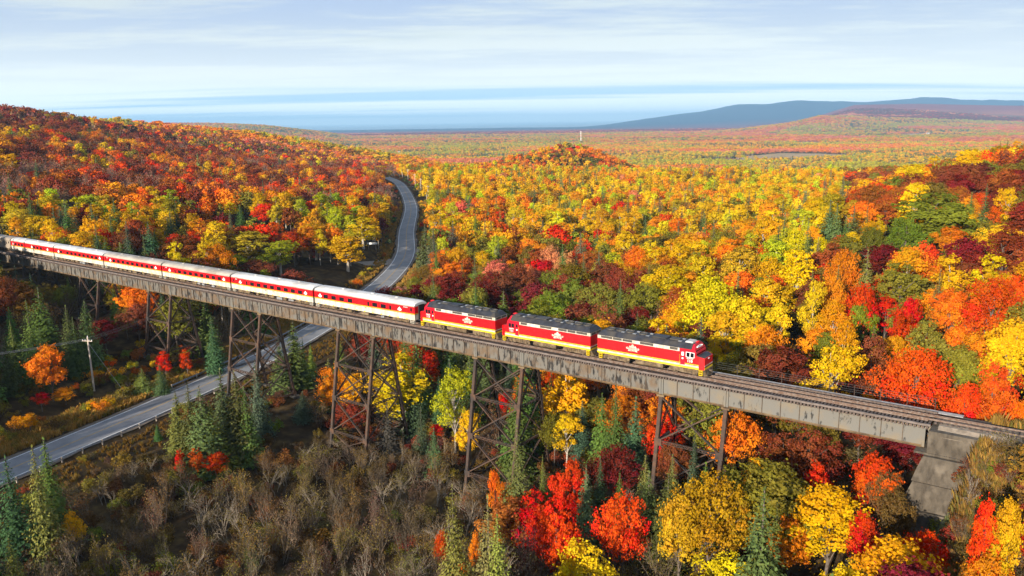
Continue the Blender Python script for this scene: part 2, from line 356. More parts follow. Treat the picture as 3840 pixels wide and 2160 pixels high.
def terrain_mat():
    m, t, o = new_mat('ground')
    p = t.nodes.new('ShaderNodeBsdfDiffuse'); lin(t, p.outputs[0], o.inputs[0])
    g = t.nodes.new('ShaderNodeNewGeometry')
    def noise(s, det=5, sc_=(1, 1, 1), rough=.6):
        mp = t.nodes.new('ShaderNodeMapping'); mp.inputs['Scale'].default_value = sc_; lin(t, g.outputs['Position'], mp.inputs[0])
        n = t.nodes.new('ShaderNodeTexNoise'); n.inputs['Scale'].default_value = s; n.inputs['Detail'].default_value = det; n.inputs['Roughness'].default_value = rough
        lin(t, mp.outputs[0], n.inputs['Vector']); return n.outputs[0]
    def ramp(fac, stops):
        r = t.nodes.new('ShaderNodeValToRGB'); lin(t, fac, r.inputs[0]); e = r.color_ramp.elements
        while len(e) > 1: e.remove(e[-1])
        e[0].position = stops[0][0]; e[0].color = (*stops[0][1], 1)
        for q, c in stops[1:]: n = e.new(q); n.color = (*c, 1)
        return r.outputs[0]
    near = ramp(noise(.35, 7), [(.3, (.028, .018, .012)), (.5, (.062, .040, .020)), (.66, (.11, .072, .028))])
    # forest canopy too far away to be told apart: bands of maple, poplar and spruce
    spk = noise(.035, 4, rough=.8)
    bands = noise(.0011, 5, (1.0, 1.6, 1))
    warm = ramp(spk, [(.30, (.42, .12, .07)), (.48, (.62, .20, .08)), (.62, (.70, .32, .08)), (.75, (.58, .15, .10))])
    green = ramp(spk, [(.32, (.025, .05, .025)), (.52, (.10, .12, .03)), (.70, (.30, .26, .04))])
    mx = t.nodes.new('ShaderNodeMix'); mx.data_type = 'RGBA'
    rr = t.nodes.new('ShaderNodeMapRange'); rr.inputs[1].default_value = .46; rr.inputs[2].default_value = .60; lin(t, bands, rr.inputs[0])
    lin(t, rr.outputs[0], mx.inputs[0]); lin(t, warm, mx.inputs[6]); lin(t, green, mx.inputs[7])
    # nearer ridges: maroon woods; far ridge: dark wood with haze blue painted in
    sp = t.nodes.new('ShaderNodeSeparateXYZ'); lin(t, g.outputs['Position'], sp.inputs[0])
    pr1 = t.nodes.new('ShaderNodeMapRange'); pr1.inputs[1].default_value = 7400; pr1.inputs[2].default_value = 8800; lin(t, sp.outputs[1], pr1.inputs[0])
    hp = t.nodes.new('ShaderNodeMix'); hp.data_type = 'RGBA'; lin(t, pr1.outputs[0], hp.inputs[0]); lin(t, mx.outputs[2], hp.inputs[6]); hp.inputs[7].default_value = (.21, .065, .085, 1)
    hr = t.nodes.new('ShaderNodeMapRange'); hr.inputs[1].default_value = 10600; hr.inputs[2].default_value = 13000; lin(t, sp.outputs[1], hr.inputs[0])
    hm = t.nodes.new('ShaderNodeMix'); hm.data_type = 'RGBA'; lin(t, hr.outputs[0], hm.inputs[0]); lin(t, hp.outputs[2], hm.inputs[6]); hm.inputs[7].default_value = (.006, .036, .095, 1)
    ln = t.nodes.new('ShaderNodeVectorMath'); ln.operation = 'LENGTH'; lin(t, g.outputs['Position'], ln.inputs[0])
    fr = t.nodes.new('ShaderNodeMapRange'); fr.inputs[1].default_value = 700; fr.inputs[2].default_value = 1500; lin(t, ln.outputs['Value'], fr.inputs[0])
    fm = t.nodes.new('ShaderNodeMix'); fm.data_type = 'RGBA'; lin(t, fr.outputs[0], fm.inputs[0]); lin(t, near, fm.inputs[6]); lin(t, hm.outputs[2], fm.inputs[7])
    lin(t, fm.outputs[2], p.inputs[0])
    return m
def build_terrain():
    rad = [18.0]
    while rad[-1] < 70000: rad.append(rad[-1] * (1.018 if rad[-1] < 500 else 1.028))
    th = np.concatenate([np.linspace(-math.pi, -.85, 40)[:-1], np.linspace(-.85, .85, 340), np.linspace(.85, math.pi, 40)[1:-1]])
    R, T = np.meshgrid(rad, th, indexing='ij'); X = R * np.sin(T); Y = R * np.cos(T)
    Z = terrain(X, Y); n, k = X.shape
    V = np.stack([X, Y, Z], -1).reshape(-1, 3)
    V = np.vstack([V, [[0, 0, float(terrain(0., 0.)[0])]]])
    i = np.arange(n - 1)[:, None] * k; j = np.arange(k)[None]; j2 = (j + 1) % k
    F = np.stack([i + j, i + k + j, i + k + j2, i + j2], -1).reshape(-1, 4)[:, ::-1]
    c = len(V) - 1
    fan = [(c, int((q + 1) % k), int(q)) for q in range(k)]
    me = bpy.data.meshes.new('ground'); me.from_pydata(V.tolist(), [], F.tolist() + fan); me.update()
    me.polygons.foreach_set('use_smooth', [True] * len(me.polygons))
    # face upwards
    if me.polygons[0].normal.z < 0: me.flip_normals()
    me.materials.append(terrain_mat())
    o = bpy.data.objects.new('ground', me); COL.objects.link(o)
    tag(o, 'wooded valley floor, hills and wide plain running to the horizon', None, None, 'structure')
build_terrain()
# lake on the horizon
wm, wt, wo = new_mat('lake_water'); wp = wt.nodes.new('ShaderNodeBsdfPrincipled'); wp.inputs['Base Color'].default_value = (.03, .13, .22, 1); wp.inputs['Roughness'].default_value = .35; lin(wt, wp.outputs[0], wo.inputs[0])
lv = []; lf = []
for i, rr in enumerate((15000, 19000, 26000, 40000, 69000)):
    for j, a in enumerate(np.linspace(-.8, .35, 24)): lv.append((rr * math.sin(a), rr * math.cos(a), -122))
for i in range(4):
    for j in range(23): lf.append((i * 24 + j, i * 24 + j + 1, i * 24 + 25 + j, i * 24 + 24 + j))
tag(MB().add(lv, [f[::-1] for f in lf]).build('lake', wm), 'blue lake lying along the horizon', None, None, 'structure')

# ------------------------------------------------------------------ roads
def normals2(P):
    d = np.gradient(P, axis=0); d /= np.linalg.norm(d, axis=1)[:, None]; return np.stack([d[:, 1], -d[:, 0]], -1)   # to the right of travel
def strip(P, o0, o1, z, name, mat, parent=None, wob=0.0):
    n = normals2(P); a = P + n * (o0 + (wob * (vnoise(P[:, 0], P[:, 1], 5, 21) - .5))[:, None] if wob else o0) ; b = P + n * (o1 + (wob * (vnoise(P[:, 0], P[:, 1], 4, 22) - .5))[:, None] if wob else o1)
    v = []
    for p, q in zip(a, b): v += [(p[0], p[1], z), (q[0], q[1], z)]
    return MB().add(v, [(2 * i, 2 * i + 1, 2 * i + 3, 2 * i + 2) for i in range(len(P) - 1)]).build(name, mat, parent)
RF = catmull(ROAD, 24)
shoulder = tag(strip(RF, -5.0, 5.0, ROAD_Z - .016, 'road_shoulder', M['shoulder'], wob=1.0), 'gravel shoulders on both sides of the highway', None, None, 'structure')
road = tag(strip(RF, -3.95, 3.95, ROAD_Z, 'road', M['asphalt']), 'two lane asphalt highway passing under the trestle', None, None, 'structure')
strip(RF, -3.72, -3.52, ROAD_Z + .004, 'edge_line', M['roadwhite'], road)
strip(RF, 3.52, 3.72, ROAD_Z + .004, 'edge_line', M['roadwhite'], road)
strip(RF, -.16, -.04, ROAD_Z + .004, 'centre_line', M['roadyellow'], road)
strip(RF, .06, .18, ROAD_Z + .004, 'centre_line', M['roadyellow'], road)
tag(strip(SIDE, -6.5, 6.5, ROAD_Z - .008, 'side_road', M['gravel'], wob=1.5), 'gravel side road joining the highway between dark trees', None, None, 'structure')
tag(strip(APRON, -5, 5, ROAD_Z - .008, 'gravel_apron', M['gravel'], wob=1.5), 'sunlit gravel apron on the far side of the highway', None, None, 'structure')

# ------------------------------------------------------------------ trestle bridge
T0, PITCHT, TL = -5.8, 32.2, 9.1
T_END, T_START = 26.3, -236.0
G_TOP, G_BOT, G_OFF = -.60, -3.05, 1.75
bridge = tag(empty('trestle_bridge', BM), 'long rusty steel trestle bridge with plate girders on braced towers', 'bridge')
brk = [T_END]
k = 0
while brk[-1] > T_START:
    a = T0 + TL - PITCHT * k; brk += [a, a - TL]; k += 1
brk = [b for b in brk if b > T_START] + [T_START]
stiff_m = None
web_meshes = {}
for i in range(len(brk) - 1):
    x1, x0 = brk[i] - .02, brk[i + 1] + .02
    Ln = x1 - x0; npan = max(3, round(Ln / 2.27)); pw = Ln / npan
    for side in (-1, 1):          # side -1 : camera side (local y = -off)
        y = side * G_OFF
        g = MB()
        g.box(x0, x1, y - .22, y + .22, G_TOP - .05, G_TOP); g.box(x0, x1, y - .22, y + .22, G_BOT, G_BOT + .06)
        g.box(x0, x1, y - .06, y + .06, G_TOP - .20, G_TOP - .052); g.box(x0, x1, y - .06, y + .06, G_BOT + .062, G_BOT + .20)
        go = g.build('girder', M['flange'], bridge)
        mt = M['girder_clean'] if x0 > -16 else M['girder']
        if side == -1:
            for q in range(npan):
                key = (round(pw, 3), mt.name)
                if key not in web_meshes:
                    web_meshes[key] = MB().box(-pw / 2 + .03, pw / 2 - .03, -.012, .012, G_BOT + .2, G_TOP - .2).mesh('web_panel', mt)
                place('web_panel', web_meshes[key], go, (x0 + (q + .5) * pw, y, 0))
            if stiff_m is None:
                stiff_m = MB().box(-.035, .035, -.16, .16, G_BOT + .062, G_TOP - .052).mesh('stiffener', M['stiff'])
                end_m = MB().box(-.13, .13, -.19, .19, G_BOT + .062, G_TOP - .052).mesh('stiffener', M['girder_clean'])
            for q in range(npan + 1):
                if q in (0, npan): place('stiffener', end_m, go, (x0 + q * pw + (.14 if q == 0 else -.14), y, 0))
                else: place('stiffener', stiff_m, go, (x0 + q * pw, y, 0))
        else:
            MB().box(x0, x1, y - .012, y + .012, G_BOT + .2, G_TOP - .2).build('web_panel', mt, go)
    cb = MB()
    for q in range(npan + 1):
        xx = x0 + q * pw; xx = min(max(xx, x0 + .2), x1 - .2)
        cb.beam((xx, -G_OFF + .03, G_TOP - .4), (xx, G_OFF - .03, G_BOT + .4), .08, .08); cb.beam((xx, G_OFF - .03, G_TOP - .4), (xx, -G_OFF + .03, G_BOT + .4), .08, .08)
    cb.build('cross_bracing', M['tower'], bridge)
def laced(mb, p, q, w, d, nrm, lace=True):
    """two side channels with zigzag lacing between them; nrm: direction across the member (unit)"""
    p = np.array(p, float); q = np.array(q, float); nrm = np.array(nrm, float)
    ax = (q - p) / np.linalg.norm(q - p); oth = np.cross(ax, nrm); oth /= np.linalg.norm(oth)
    for s in (-1, 1): mb.beam(p + nrm * s * w / 2, q + nrm * s * w / 2, d, .05, up=nrm)
    if lace:
        ln = np.linalg.norm(q - p); n = max(2, int(ln / (w * 1.15)))
        for side in (-1, 1):
            for i in range(n):
                s = -1 if i % 2 else 1
                a = p + ax * ln * i / n + nrm * s * w / 2 + oth * side * d / 2; b = p + ax * ln * (i + 1) / n - nrm * s * w / 2 + oth * side * d / 2
                mb.beam(a, b, .07, .02, up=oth)
TIERS = [-9.4, -15.5, -21.6, -27.5]
def leg_y(z): return 1.75 + (G_BOT - z) / 6.0
towers = []
for k in range(7):
    xr = T0 + TL - PITCHT * k; xl = xr - TL
    if xl < T_START + 5: break
    feet = {}
    for x in (xl, xr):
        for s in (-1, 1):
            zf = -16.0
            for _ in range(6):
                P = b_world(x, -s * leg_y(zf)); zf = float(terrain(P[0], P[1])[0]) - GRADE * x
            feet[(x, s)] = zf
    tw = empty('tower', None, bridge); zmin = min(feet.values()); towers.append((xl, xr, zmin))
    TM = M['tower']
    for (x, s), zf in feet.items():
        mb = MB(); top = (x, s * leg_y(G_BOT - .25), G_BOT - .25); bot = (x, s * leg_y(zf + .3), zf + .3)
        laced(mb, top, bot, .46, .46, (1, 0, 0), True)
        # cover plate on the outer face, as on the camera side
        a = np.array(top) + np.array([0, s * .26, 0]); b = np.array(bot) + np.array([0, s * .26, 0])
        mb.beam(a, b, .44, .03, up=(0, 1, 0)); mb.build('leg', TM, tw)
        MB().box(x - .55, x + .55, s * leg_y(G_BOT) - .4, s * leg_y(G_BOT) + .4, G_BOT - .28, G_BOT - .01).build('cap_plate', M['flange'], tw)
        yb_ = s * leg_y(zf)
        w1, w2 = .8, 1.25
        MB().loft([[(x - w, yb_ - w, z), (x + w, yb_ - w, z), (x + w, yb_ + w, z), (x - w, yb_ + w, z)] for w, z in ((w2, zf - 1.6), (w1, zf + .32))]).build('footing', M['concrete'], tw)
    tz = [G_BOT - .35] + [z for z in TIERS if z > zmin + 2.5] + [zmin + .9]
    for i in range(len(tz) - 1):
        za, zb = tz[i], tz[i + 1]
        for s in (-1, 1):      # longitudinal faces
            for (xa, xb_) in ((xl, xr), (xr, xl)):
                mb = MB(); laced(mb, (xa, s * leg_y(za), za), (xb_, s * leg_y(zb), zb), .30, .16, (0, 1, 0), True)
                p = np.array((xa, s * leg_y(za), za)); q = np.array((xb_, s * leg_y(zb), zb))
                for f in np.linspace(.06, .94, 8):
                    c = p + (q - p) * f; mb.beam(c + np.array([0, -.15, 0]), c + np.array([0, .15, 0]), .08, .08)
                mb.build('brace', TM, tw)
            mb = MB(); laced(mb, (xl, s * leg_y(zb), zb), (xr, s * leg_y(zb), zb), .34, .30, (0, 0, 1), True); mb.build('strut', TM, tw)
            mb = MB()          # gusset plates where members meet
            for x, sg in ((xl, 1), (xr, -1)):
                yy = s * (leg_y(zb) + .29); mb.box(x - .30 if sg > 0 else x - .75, x + .75 if sg > 0 else x + .30, yy - .012, yy + .012, zb - .5, zb + .5)
            mb.build('gusset', TM, tw)
        for x in (xl, xr):     # transverse faces
            for s in (-1, 1):
                mb = MB(); laced(mb, (x, s * leg_y(za), za), (x, -s * leg_y(zb), zb), .24, .14, (1, 0, 0), True); mb.build('brace', TM, tw)
            mb = MB(); laced(mb, (x, -leg_y(zb), zb), (x, leg_y(zb), zb), .30, .26, (0, 0, 1), True); mb.build('strut', TM, tw)

# ---- track on the bridge: rails, ties, guard timbers, walkway
track = tag(empty('railway_track', BM), 'single railway track with dark timber ties along the trestle', 'railway track')
RT_END = 120.0
for y in (-.7525, .7525):
    MB().box(T_START - 60, RT_END, y - .036, y + .036, -.035, 0).box(T_START - 60, RT_END, y - .01, y + .01, -.15, -.036).box(T_START - 60, RT_END, y - .075, y + .075, -.17, -.151).build('rail', M['rail'], track)
for y in (-.47, .47):
    MB().box(T_START, T_END + 6, y - .03, y + .03, -.14, -.03).box(T_START, T_END + 6, y - .07, y + .07, -.17, -.142).build('guard_rail', M['rail'], track)
MB().box(T_START, T_END + .5, -2.62, -2.40, -.30, -.06).build('guard_timber', M['guard'], track)
MB().box(T_START, T_END + .5, 2.02, 2.22, -.30, -.08).build('guard_timber', M['tie'], track)
for j, yy in enumerate((2.32, 2.60, 2.88)):
    MB().box(T_START, T_END + 3, yy, yy + .25, -.30, -.24 + .004 * j).build('walkway_plank', M['walkway'], track)
tie_b = MB().box(-.11, .11, -2.75, 3.2, -.60, -.302).mesh('tie', M['tie'])
tie_g = MB().box(-.11, .11, -1.3, 1.3, -.36, -.175).mesh('tie', M['tie'])
seat_b = None
rest = MB(); n_t = 0; x = T_END + .2
while x > T_START:
    if n_t < 250: o = place('tie', tie_b, track, (x, random.uniform(-.05, .05), 0)); 
    else: rest.box(x - .11, x + .11, -2.75, 3.2, -.60, -.302)
    n_t += 1; x -= .40
tag(rest.build('tie_row', M['tie'], track), kind='stuff')
MB().box(T_START, T_END, -.85, -.66, -.30, -.172).box(T_START, T_END, .66, .85, -.30, -.172).build('tie_plate', M['rail'], track)
x = T_END + .8; q = 0
while x < 75: place('tie', tie_g, track, (x, 0, 0)); x += .55
bal = []
for xx in np.linspace(T_END + 1.2, RT_END, 70):
    bal.append([(xx, y + random.uniform(-.1, .1), z) for y, z in ((-3.1, -1.1), (-1.75, -.30), (0, -.27), (1.75, -.30), (3.1, -1.1), (0, -1.6))])
MB().loft(bal).build('ballast', M['gravel'], track)
# handrail fence on the far side of the deck
fence = tag(empty('walkway_fence', BM), 'thin post and wire fence along the far edge of the bridge deck', 'fence')
pm = MB().box(-.035, .035, -.035, .035, -.5, 1.15).mesh('post', M['tower'])
x = T_END
while x > T_START: place('post', pm, fence, (x, 3.22, 0)); x -= 2.95
for z in (.25, .5, .8, 1.1): MB().tube((T_START, 3.22, z), (T_END, 3.22, z), .012, n=4).build('wire', M['wire'], fence)

# ---- abutment
ab = tag(empty('bridge_abutment', BM), 'battered concrete bridge abutment under the end of the girders', 'abutment')
def pr(q): return [tuple(p) for p in q]
stem = MB()
lev = [(-.85, 0), (-3.3, 0)]
for i, (za, zb) in enumerate(((-3.35, -6.3), (-6.3, -9.3), (-9.3, -12.3), (-12.3, -16.5))):
    def ring(z, g):
        b = (-3.1 - z) * .31
        return [(26.7 - b - g, -3.4 - b * .75 - g, z), (34, -3.4 - b * .75 - g, z), (34, 3.6, z), (26.7 - b - g, 3.6, z)]
    sb = (.10, -.05, .07, .0)[i]
    MB().loft([ring(zb + .06, sb), ring((za + zb) / 2, sb + .05), ring(za - .08, sb)]).build('concrete_lift', M['concrete'], ab)
    MB().loft([ring(zb + .0, sb - .12), ring(zb + .12, sb - .12)]).build('lift_joint', M['stiff'], ab)
MB().loft([[(25.5, -3.3, -3.34), (30, -3.3, -3.34), (30, 3.6, -3.34), (25.5, 3.6, -3.34)], [(25.5, -3.3, -3.10), (30, -3.3, -3.10), (30, 3.6, -3.10), (25.5, 3.6, -3.10)]]).build('bearing_shelf', M['concrete'], ab)
MB().loft([[(26.75, -3.25, -3.09), (33, -3.25, -3.09), (33, 3.5, -3.09), (26.75, 3.5, -3.09)], [(26.75, -3.1, -.62), (33, -3.1, -.62), (33, 3.5, -.62), (26.75, 3.5, -.62)]]).build('backwall', M['concrete'], ab)
MB().loft([[(18.5, -10.5, -17.5), (28, -13.5, -17.5), (31, -9, -17.5), (22, -6, -17.5)], [(22.6, -8.6, -12.6), (28.5, -10.6, -12.0), (30, -7.5, -11.8), (23.5, -5.6, -12.3)]]).build('toe_block', M['concrete'], ab)

# ------------------------------------------------------------------ train
def text_mesh(txt, size, mat, name):
    cu = bpy.data.curves.new(name, 'FONT'); cu.body = txt; cu.size = size; cu.align_x = 'CENTER'; cu.align_y = 'CENTER'; cu.extrude = .008; cu.resolution_u = 2
    cu.offset = size * .02
    tmp = bpy.data.objects.new('tmp', cu); COL.objects.link(tmp); bpy.context.view_layer.update()
    me = bpy.data.meshes.new_from_object(tmp); bpy.data.objects.remove(tmp); bpy.data.curves.remove(cu)
    me.materials.clear(); me.materials.append(mat); return me
def side_text(txt, size, mat, name, parent, x, y, z, side=-1):
    o = bpy.data.objects.new(name, text_mesh(txt, size, mat, name)); COL.objects.link(o); o.parent = parent
    o.location = (x, y, z); o.rotation_euler = (math.pi / 2, 0, 0 if side < 0 else math.pi); return o
wheel_m = None
def make_truck(parent, x, wb, loco):
    """a truck: side frames, bolster, springs; wheels are sub-parts"""
    global wheel_m
    t = MB()
    for s in (-1, 1):
        y = s * 1.05
        h = .34 if loco else .26
        t.profile_y([(x - wb / 2 - .65, .62), (x - wb / 2 - .35, .42), (x - wb / 2 + .35, .42), (x - .55, .36), (x + .55, .36), (x + wb / 2 - .35, .42), (x + wb / 2 + .35, .42), (x + wb / 2 + .65, .62),
                     (x + wb / 2 + .6, .86), (x + .9, .98), (x - .9, .98), (x - wb / 2 - .6, .86)], y - .09, y + .09)
        for dx in (-wb / 2, wb / 2):
            t.box(x + dx - .2, x + dx + .2, y + s * .09 - .06, y + s * .09 + .10, .32, .72)
            t.box(x + dx - .75, x + dx - .45, y - .05, y + .14, .35, .8)
        for dx in (-.35, 0, .35): t.tube((x + dx, y + s * .1, .38), (x + dx, y + s * .1, .9), .11, n=6)
        if loco:
            t.box(x - wb / 2 + .55, x - .6, y + s * .05 - .06, y + s * .05 + .12, .55, .95); t.box(x + .6, x + wb / 2 - .55, y + s * .05 - .06, y + s * .05 + .12, .55, .95)
    t.box(x - .35, x + .35, -1.0, 1.0, .5, 1.1)
    to = t.build('truck', M['underframe'], parent)
    if wheel_m is None:
        w = MB()
        ring = lambda y, r: [(r * math.cos(2 * math.pi * i / 14), y, r * math.sin(2 * math.pi * i / 14)) for i in range(14)]
        w.loft([ring(-.07, .46), ring(-.065, .50), ring(.03, .485), ring(.035, .40), ring(-.01, .36), ring(-.01, .14), ring(.08, .12)])
        wheel_m = w.mesh('wheel', M['wheel'])
    for dx in (-wb / 2, wb / 2):
        for s in (-1, 1):
            o = place('wheel', wheel_m, to, (x + dx, s * .76, .485)); o.rotation_euler = (0, 0, 0 if s > 0 else math.pi)
    return to
def make_loco(t_center, facing, number, label, ac_mat, third=False):
    """66-pattern full width diesel: cab at local +x. facing=+1 cab to the bridge's +t end"""
    root = tag(empty('diesel_locomotive', BM @ Matrix.Translation((t_center, 0, 0)) @ (Matrix.Identity(4) if facing > 0 else Matrix.Rotation(math.pi, 4, 'Z'))), label, 'locomotive', 'red diesel locomotives at the head of the train')
    H = 7.95; Wd = 1.56
    NEAR = -1 if facing > 0 else 1
    # body: cab front profile (x, z), full width
    b = MB()
    b.box(-H, 6.85, -Wd, Wd, 1.15, 3.26)
    # nose, narrowing a little to the front
    b.loft([[(6.85, -Wd, 1.15), (6.85, Wd, 1.15), (6.85, Wd, 2.92), (6.85, -Wd, 2.92)], [(7.25, -Wd, 1.15), (7.25, Wd, 1.15), (7.25, Wd, 2.88), (7.25, -Wd, 2.88)],
            [(H, -Wd + .22, 1.15), (H, Wd - .22, 1.15), (H, Wd - .25, 2.70), (H, -Wd + .25, 2.70)]])
    body = b.build('body', M['red'], root)
    c = MB()     # cab upper part with raked windscreen
    prof = [(-Wd, 3.262), (-Wd, 3.70), (-.98, 4.34), (.98, 4.34), (Wd, 3.70), (Wd, 3.262)]
    c.loft([[(6.86, y, z) if z < 3.5 else ((6.70, y, z) if z < 4 else (6.42, y, z)) for y, z in prof], [(6.2, y, z) for y, z in prof]])
    c.box(4.55, 6.2, -Wd, Wd, 3.262, 3.70)
    c.build('cab', M['crimson'], root)
    nt_ = MB().loft([[(6.88, -Wd + .12, 2.925), (6.88, Wd - .12, 2.925), (6.88, Wd - .12, 2.94), (6.88, -Wd + .12, 2.94)], [(7.25, -Wd + .12, 2.885), (7.25, Wd - .12, 2.885), (7.25, Wd - .12, 2.90), (7.25, -Wd + .12, 2.90)], [(H - .06, -Wd + .36, 2.705), (H - .06, Wd - .36, 2.705), (H - .06, Wd - .36, 2.72), (H - .06, -Wd + .36, 2.72)]])
    nt_.build('nose_top', M['roofgrey'], root)
    # cream upper band and grilles
    band = MB().box(-H, 4.5, -Wd, Wd, 3.262, 3.72).build('upper_band', M['cream'], root)
    for s in (-1, 1):
        for (xa, xb) in ((-7.4, -5.6), (-5.5, -4.1), (-4.0, -2.5), (-1.3, .7), (3.1, 4.25)):
            g = MB(); yy = s * (Wd + .012)
            g.box(xa, xb, min(yy, s * Wd), max(yy, s * Wd), 3.36, 3.69)
            for i in range(7):
                xx = xa + (i + .5) * (xb - xa) / 7; g.box(xx - .03, xx + .03, min(s * (Wd + .03), yy), max(s * (Wd + .03), yy), 3.37, 3.68)
            g.build('grille', M['grille'], root)
    rearg = MB().box(-H - .03, -H - .002, -1.3, -.1, 3.36, 3.69).box(-H - .03, -H - .002, .1, 1.3, 3.36, 3.69).build('grille', M['grille'], root)
    # roof
    rp = [(-Wd - .02, 3.722), (-Wd - .02, 3.80), (-1.0, 4.36), (1.0, 4.36), (Wd + .02, 3.80), (Wd + .02, 3.722)]
    r = MB().loft([[(-H + (0 if z < 3.9 else .45), y, z) for y, z in rp], [(-H + .5, y, z) for y, z in rp], [(6.18, y, z + .002) for y, z in rp]])
    roof = r.build('roof', M['roofgrey'], root)
    fan = MB()
    rg = lambda r_, z: [(r_ * math.cos(2 * math.pi * i / 16), r_ * math.sin(2 * math.pi * i / 16), z) for i in range(16)]
    fan.loft([rg(.62, 0), rg(.62, .16), rg(.52, .17), rg(.50, .08)]); fm = fan.mesh('roof_fan', M['grille'])
    for xx in (-6.6, -5.1, -3.6, -1.6): place('roof_fan', fm, roof, (xx, 0, 4.36))
    MB().box(.1, 2.2, -.75, .75, 4.362, 4.52).build('roof_hatch', M['roofgrey'], roof); MB().box(2.6, 3.9, -.5, .5, 4.362, 4.48).build('exhaust_stack', M['grille'], roof)
    for xx in (-4.35, -2.6, -.6, 4.2): MB().box(xx - .25, xx + .25, -.85, -.45, 4.362, 4.44).box(xx - .2, xx + .2, .45, .8, 4.362, 4.44).build('roof_vent', M['galv'], roof)
    for s in (-1, 1): MB().tube((-7.2, s * .98, 4.40), (3.9, s * .98, 4.40), .025, n=4).build('roof_edge_rail', M['roofgrey'], roof)
    MB().loft([[(4.9, -.75, 4.362), (6.0, -.75, 4.362), (6.0, .75, 4.362), (4.9, .75, 4.362)], [(5.0, -.62, 4.53), (5.9, -.62, 4.53), (5.9, .62, 4.53), (5.0, .62, 4.53)]]).build('air_conditioner', ac_mat, roof)
    hb = MB()
    for dx in (-.25, 0, .25): hb.tube((6.15, dx, 4.46), (6.55, dx, 4.50), .04, .08, 6)
    hb.build('horn', M['red'], roof)
    # glazing
    for s in (-1, 1):
        y0, y1 = s * Wd, s * (Wd + .02)
        fr = MB().box(5.42, 6.62, min(y0, y1), max(y0, y1), 2.62, 3.34).build('cab_window', M['white'] if facing > 0 else M['crimson'], root)
        for xa, xb in ((5.50, 5.97), (6.06, 6.55)): MB().box(xa, xb, min(y1, s * (Wd + .026)), max(y1, s * (Wd + .026)), 2.68, 3.28).build('pane', M['glass'], fr)
        dr = MB().box(4.66, 5.30, min(y0, s * (Wd + .015)), max(y0, s * (Wd + .015)), 1.52, 3.45).build('cab_door', M['crimson'], root)
        MB().box(4.82, 5.14, min(s * (Wd + .016), s * (Wd + .024)), max(s * (Wd + .016), s * (Wd + .024)), 2.75, 3.25).build('pane', M['glass'] if facing < 0 else M['white'], dr)
        MB().box(4.86, 5.08, min(s * (Wd + .016), s * (Wd + .022)), max(s * (Wd + .016), s * (Wd + .022)), 2.28, 2.50).build('door_plate', M['white'], dr)
        MB().tube((4.60, s * (Wd + .06), 1.4), (4.60, s * (Wd + .06), 2.9), .02, n=5).build('grab_rail', M['yellow'], root)
    ws = MB()
    for y0, y1 in ((-1.32, -.08), (.08, 1.32)):
        ws.loft([[(6.845, y0, 3.02), (6.845, y1, 3.02), (6.875, y1, 3.02), (6.875, y0, 3.02)], [(6.72, y0, 3.60), (6.72, y1, 3.60), (6.75, y1, 3.60), (6.75, y0, 3.60)]])
    ws.build('windscreen', M['glass'], root)
    MB().loft([[(6.66, -.5, 3.83), (6.66, .5, 3.83), (6.69, .5, 3.83), (6.69, -.5, 3.83)], [(6.54, -.5, 4.08), (6.54, .5, 4.08), (6.57, .5, 4.08), (6.57, -.5, 4.08)]]).build('number_board', M['white'], root)
    hl = MB()
    for dy in (-.09, .09): hl.tube((H - .02, dy, 2.5), (H + .04, dy, 2.5), .08, n=8)
    for dy in (-.75, .75): hl.tube((6.55, dy, 3.95), (6.72, dy, 3.93), .08, n=8)
    hl.build('headlight', M['white'], root)
    # stripes
    for s in (-1, 1):
        for nm, mt, za, zb, pr_ in (('yellow_stripe', 'yellow', 1.15, 1.39, .014), ('cream_stripe', 'cream', 1.39, 1.63, .012), ('black_stripe', 'black', 1.63, 1.70, .011), ('yellow_stripe', 'yellow', 1.70, 1.80, .012)):
            y0, y1 = s * Wd, s * (Wd + pr_)
            MB().box(-H, 7.25, min(y0, y1), max(y0, y1), za, zb).build(nm, M[mt], root)
    for nm, mt, za, zb, pr_ in (('yellow_stripe', 'yellow', 1.15, 1.40, .02), ('black_stripe', 'black', 1.42, 1.52, .012), ('cream_stripe', 'cream', 1.60, 1.72, .018)):
        MB().loft([[(H, -Wd + .24, za), (H + pr_, -Wd + .24, za), (H + pr_, -Wd + .24, zb), (H, -Wd + .24, zb)], [(H, Wd - .24, za), (H + pr_, Wd - .24, za), (H + pr_, Wd - .24, zb), (H, Wd - .24, zb)]]).build(nm, M[mt], root)
        MB().box(-H - pr_, -H, -Wd, Wd, za, zb).build(nm, M[mt], root)
    # panel seams
    sm = MB()
    for xx in (-4.6, -1.4, 1.6, 4.5):
        for s in (-1, 1): sm.box(xx - .015, xx + .015, min(s * Wd, s * (Wd + .006)), max(s * Wd, s * (Wd + .006)), 1.81, 3.25)
    sm.build('panel_seam', M['crimson'], root)
    # emblem: two bannered ribbons under three peaks
    for s in (-1, 1):
        ex = -2.4; yy = s * (Wd + .018)
        def poly(pts, pr_): return MB().profile_y([(ex + px * (1 if s < 0 else -1), 2.52 + pz) for px, pz in pts] if s < 0 else [(ex - px, 2.52 + pz) for px, pz in pts], min(s * Wd, s * (Wd + pr_)), max(s * Wd, s * (Wd + pr_)))
        em = poly([(-.95, -.12), (-.55, -.16), (0, -.10), (.55, -.16), (.95, -.12), (1.02, .06), (.9, .16), (.6, .10), (.45, .42), (.28, .30), (.05, .62), (-.08, .62), (-.30, .30), (-.45, .42), (-.62, .10), (-.9, .16), (-1.02, .06)], .016).build('emblem', M['cream'], root)
        poly([(-.72, -.42), (0, -.36), (.72, -.42), (.66, -.20), (0, -.13), (-.66, -.20)], .02).build('emblem_ribbon', M['cream'], em)
